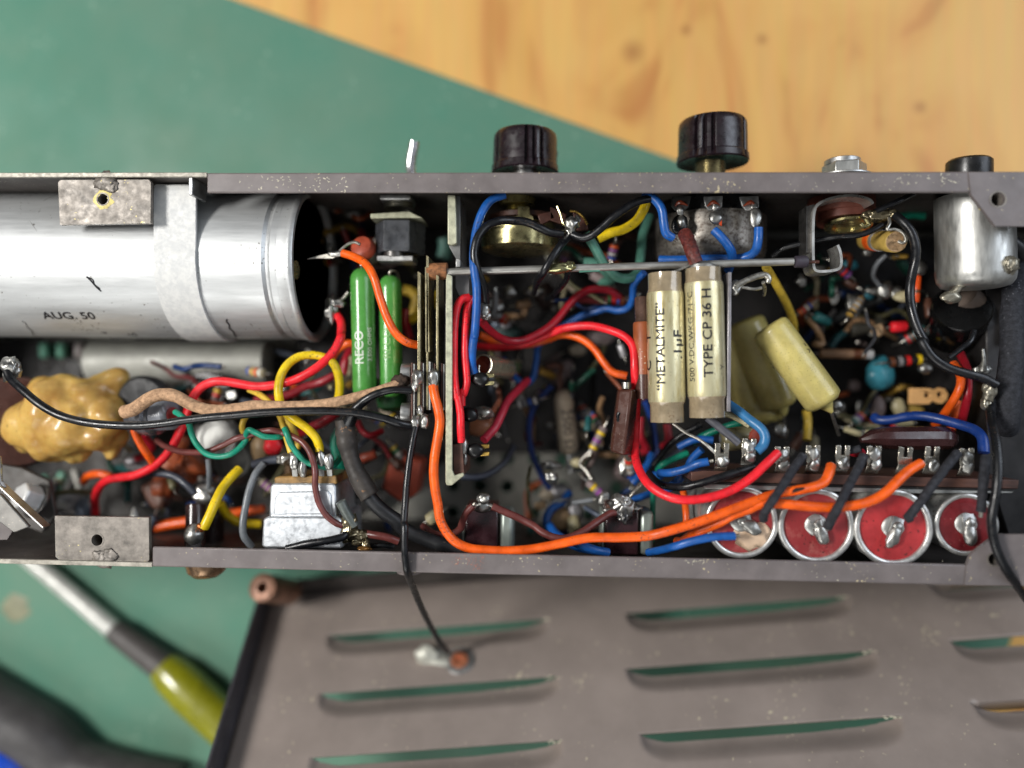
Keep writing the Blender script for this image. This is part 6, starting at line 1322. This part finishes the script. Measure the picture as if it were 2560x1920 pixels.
# thick screened cable with cracked rubber sleeve
wire('black wire leaving the cracked rubber sleeve to the relay', BLACK, 24, 'F', [(800, 740, -8), (840, 660, -6), (900, 590, -5), (980, 530, -4), (1080, 488, -4), (1200, 465, -4), (1345, 470, -5)], fact=(1.6, 1.1, .85, .8, .8))
tag(G().tube([at('F', x, y, z) for x, y, z in ((765, 720, -9), (775, 800, -9), (785, 900, -9), (810, 1020, -9), (850, 1140, -9), (910, 1260, -9), (985, 1385, -9))], [3.0, 3.2, 3.4, 2.9, 2.9, 3.3, 3.3], seg=28, wob=.14).link('rubber_sleeve', TAPE, smooth=180), 'thick cracked and rusty looking old rubber sleeve', 'sleeve')
wire('thick black cable emerging from the cracked sleeve to the rear rail', mat('thick black rubber', (32, 33, 35), .42, var=.2, specks=.35, speck_rgb=(140, 120, 100), sscale=900), 36, 'F', [(965, 1370, -9), (1030, 1450, -9), (1120, 1530, -10), (1220, 1600, -11), ('J', 400, 105, -12), ('J', 520, 165, -13), ('J', 660, 215, -13), ('J', 830, 255, -14), ('J', 960, 285, -16)], seg=20)
wire('earth lead from relay over the rear rail down to the cover', BLACK, 17, 'F', [(1385, 770, -5), (1360, 880, -4), (1330, 1050, -3), (1305, 1250, -2), (1290, 1450, -1), (1280, 1600, .5), ('J', 412, 100, 1.6), ('J', 410, 200, 2.2), ('J', 415, 300, 2.2), ('J', 430, 400, 0), ('J', 470, 500, -14), ('J', 520, 620, -28), ('J', 590, 760, -44), ('J', 650, 860, -54), ('J', 690, 905, -60)], bare=(1, 0))
wire('black wire lying against the transformer foot', BLACK, 20, 'I', [(1860, 235, -5), (1990, 205, -4), (2120, 185, -4), (2211, 165, -5), ('J', 30, 145, -6)])
wire('dull brown wire stub beside the thick cable', BROWNW, 20, 'J', [(150, 140, -10), (220, 150, -9), (300, 165, -9), (370, 190, -10)], bare=(1, 0))
wire('black wire under the brown stub', BLACK, 13, 'J', [(170, 225, -12), (260, 215, -12), (340, 225, -13)])
wire('brown wire arching from the post tag to the cable', BROWNW, 18, 'O', [(280, 1340, -10), (200, 1430, -11), (150, 1560, -13), ('J', 770, 110, -14), ('J', 700, 150, -16), ('J', 600, 140, -20), ('J', 530, 90, -24)], bare=(1, 0))
wire('brown wire swinging between the two bracketed posts', BROWNW, 19, 'O', [(490, 1350, -12), (620, 1410, -12), (800, 1490, -12), (950, 1570, -11), ('J', 1300, 130, -10), ('J', 1380, 165, -9), ('J', 1460, 170, -9), ('J', 1560, 130, -10), ('J', 1650, 70, -12), ('O', 1780, 1440, -15), ('O', 1850, 1420, -16)], bare=(1, 0))
g = G().tube([at('F', 732, 1430, -7), at('F', 790, 1540, -8), at('F', 850, 1640, -9)], 1.7, seg=16); tag(g.link('grey_rod', mat('grey green rod', (98, 104, 100), .4, .3, var=.25, specks=.3, speck_rgb=(120, 50, 40))), 'short grey rod sticking out beside the cracked sleeve', 'rod')
g = G()
for X, Y, r, sx, sy in ((50, 90, 2.8, 1, 1.4), (80, 150, 2.4, 1.5, .8), (20, 180, 1.6, 1.5, .6), (140, 150, 1.6, 1.2, 1), (160, 215, 1.5, .8, 1.4), (100, 190, 1.8, 1, .8)): g.blob(at('J', X, Y, -9), r, (sx, sy, .8), .6, .4)
tag(g.link('solder_joint', mat('brown fluxed solder', (130, 120, 96)), smooth=180), 'large messy solder joint between rod, brown stub and transformer', 'solder joint', 'solder joints')
tag(G().blob(at('J', 150, 240, -8), 1.5, (1.4, .6, .6), .5, .4).link('solder_joint', mat('amber flux', (120, 84, 40), .3, .4), smooth=180), 'golden flux coated joint beneath the messy solder', 'solder joint', 'solder joints')

# two bracketed posts by the rear rail
for lab, X0, top in (('brown block clamped by a pale bracket with solder topped tag', 380, True), ('second bracketed brown block under the solder star', 1940, False)):
    c = at('O', X0, 1520, -20); t = thing('bracketed_post', lab, 'terminal post', c, 'bracketed brown posts')
    cc = at('O', X0, 1600, -18)
    G().box((cc.x - .4, cc.y - 1.5, -26), (11.0, 15, 14)).link('block', mat('plum brown moulding', (52, 30, 34), .25, var=.2, coat=.4), t, bevel=.5)
    G().box((cc.x - .4, cc.y + 6.8, -25), (10.4, 1.8, 12)).link('top_board', PAXOLIN, t, bevel=.2)
    G().box((cc.x + 8.0, cc.y - 1.8, -26), (4.8, 15, 12)).link('bracket', mat('pale green grey bracket', (146, 154, 146), .4, .4, var=.1), t, bevel=1.5)
    G().box((cc.x - 6.6, cc.y - 1.8, -26), (.8, 14, 12)).link('bracket', MATS['pale green grey bracket'], t, bevel=.2)
    if top:
        G().box((cc.x, cc.y + 9.4, -20), (2.6, 4.6, .8)).link('tag', BRASS, t, bevel=.2)
        g = G().blob(at('O', 380, 1360, -15), 2.3, (1.25, .9, .8), .35, .5); g.blob(at('O', 390, 1270, -14), 1.9, (1.1, 1.0, .7), .4, .5)
        g.link('solder', SOLDER, t, smooth=180)
    else:
        g = G()
        for X, Y, r, sx, sy in ((1900, 1320, 2.6, 1.2, 1.0), (1960, 1380, 2.6, 1, 1.3), (1880, 1420, 2.0, 1.3, .7), (1980, 1310, 1.6, .8, 1.3), (2040, 1370, 1.8, 1.5, .6), (1800, 1400, 1.2, 1.9, .5), (1940, 1470, 1.8, .8, 1.1)): g.blob(at('O', X, Y, -17), r * 1.1, (sx, sy, .8), .7, .35)
        g.link('solder', SOLDER, t, smooth=180)
g = G().blob(at('B', 650, 1290, -24), 2.8, (.8, 1.6, .7), .5, .4); g.blob(at('B', 700, 1240, -24), 2.2, (1.4, .8, .7), .5, .4)
tag(g.link('solder_joint', SOLDER, smooth=180), 'white blurred solder joint where the long red wire starts', 'solder joint', 'solder joints')
wire('tinned lead above the start of the long red wire', LEAD, 10, 'B', [(700, 1230, -24), (760, 1190, -24), (800, 1140, -24)])
wire('yellow wire behind the blades', YEL, 24, 'B', [(1540, 1130, -40), (1500, 1280, -40), (1420, 1330, -40), (1330, 1390, -40)])
wire('yellow olive wire behind the second green resistor', YEL2, 26, 'B', [(1270, 1120, -50), (1340, 1140, -50), (1390, 1200, -50), (1350, 1350, -50)])
wire('teal tube glimpsed beside the switch', mat('pale teal sleeve', (96, 140, 128), .4), 40, 'B', [(1630, 680, -60), (1640, 760, -60), (1620, 850, -60)])
wire('crimson wire low behind the green resistors', DRED, 22, 'B', [(1290, 1290, -34), (1290, 1400, -34), (1330, 1540, -36)])

# ---------------------------------------------------------------- small parts crowding the depth, each a thing of its own
DULL = {'brown': (84, 54, 42), 'grey': (112, 110, 108), 'cream': (172, 162, 132), 'olive': (92, 88, 62), 'tan': (150, 118, 86), 'mauve': (98, 80, 88), 'dark red': (112, 28, 32),
        'dark blue': (24, 50, 96), 'dark green': (26, 74, 58), 'charcoal': (44, 44, 47), 'ochre': (158, 124, 52), 'rust': (132, 66, 36), 'teal': (34, 92, 92), 'slate': (70, 78, 92)}
DM = {k: mat('dull ' + k, v, .42, var=.2, vscale=220, bump=.04, bscale=400, specks=.6, speck_rgb=(60, 50, 44), sscale=700) for k, v in DULL.items()}
crnd = random.Random(11)
REG = (('deep under the push rod near the cork bush', 1165, 1340, 690, 790, -66, -40), ('in the dark below the grey green looping wire', 1330, 1590, 590, 770, -66, -36),
       ('between the faded red wire and the ceramic resistor', 1230, 1400, 850, 1110, -68, -44), ('behind the brown mica capacitor', 1430, 1610, 860, 1180, -66, -40),
       ('among the leads over the perforated floor', 1320, 1580, 1130, 1340, -62, -32), ('beyond the slanted waxed yellow tube', 1960, 2160, 640, 860, -68, -44),
       ('in the dark corner beside the long black lead', 2080, 2370, 640, 900, -66, -38), ('above the row of strip lugs', 2000, 2280, 960, 1110, -66, -50),
       ('under the tan cloth sleeve', 330, 650, 900, 1010, -66, -34), ('below the teal green bow', 250, 720, 1090, 1300, -66, -36),
       ('between the cracked sleeve and the relay', 800, 1010, 1020, 1340, -66, -34), ('in the dark above the green resistors', 800, 1040, 520, 690, -66, -40),
       ('beside the yellow loop and green resistors', 690, 880, 860, 1060, -62, -34), ('between the fixing tab and the waxed coil', 130, 420, 1170, 1290, -66, -40))
for rg, x0, x1, y0, y1, za, zb in REG:
    cols = list(DULL); crnd.shuffle(cols)
    dens = 1.0 if (x1 - x0) * (y1 - y0) > 40000 else .7
    for k, cname in enumerate(cols[:int(9 * dens)]):
        x, y = crnd.uniform(x0, x1), crnd.uniform(y0, y1); L_ = []; a_ = crnd.uniform(0, 6.28)
        z = crnd.uniform(za, zb)
        for s in range(5):
            L_.append((x, y, max(za - 4, min(zb, z)))); a_ += crnd.uniform(-.9, .9); st = crnd.uniform(22, 46)
            x = min(x1, max(x0, x + math.cos(a_) * st)); y = min(y1, max(y0, y + math.sin(a_) * st)); z += crnd.uniform(-6, 6)
        wire(f'{cname} thin wire {rg}', DM[cname], crnd.uniform(9, 17), 'P', L_, group='thin wires in the depth', seg=8, bare=(crnd.choice((0, 1.2)), 1.2))
    crnd.shuffle(cols)
    for k, cname in enumerate(cols[:int(5 * dens)]):
        x, y = crnd.uniform(x0, x1), crnd.uniform(y0, y1); a_ = crnd.uniform(0, 3.14); l = crnd.uniform(34, 62); z = crnd.uniform(za, zb)
        bands = [(f, crnd.choice(list(BANDS))) for f in (.2, .42, .64, .86)] if k % 2 == 0 else ()
        resistor(f'{cname} small {"banded" if bands else "plain"} resistor {rg}', 'P', (x, y), (x + math.cos(a_) * l, y + math.sin(a_) * l), z, crnd.uniform(16, 26), DM[cname], bands, lead=.9, z2=z + crnd.uniform(-6, 6))
    for k, (word, sc) in enumerate((('round bright', (1, 1, .8)), ('drawn out dull', (1.6, .8, .7)), ('lumpy grey', (1.1, 1.3, .7)), ('tiny pointed', (.8, 1.7, .6)))[:4 if dens == 1 else 3]):
        x, y = crnd.uniform(x0, x1), crnd.uniform(y0, y1); z = crnd.uniform(za + 6, zb)
        o = G().blob(at('P', x, y, z), crnd.uniform(1.3, 2.3), sc, .5, .5).link('solder_joint', SOLDER, smooth=180)
        tag(o, f'{word} solder joint {rg}', 'solder joint', 'solder joints')
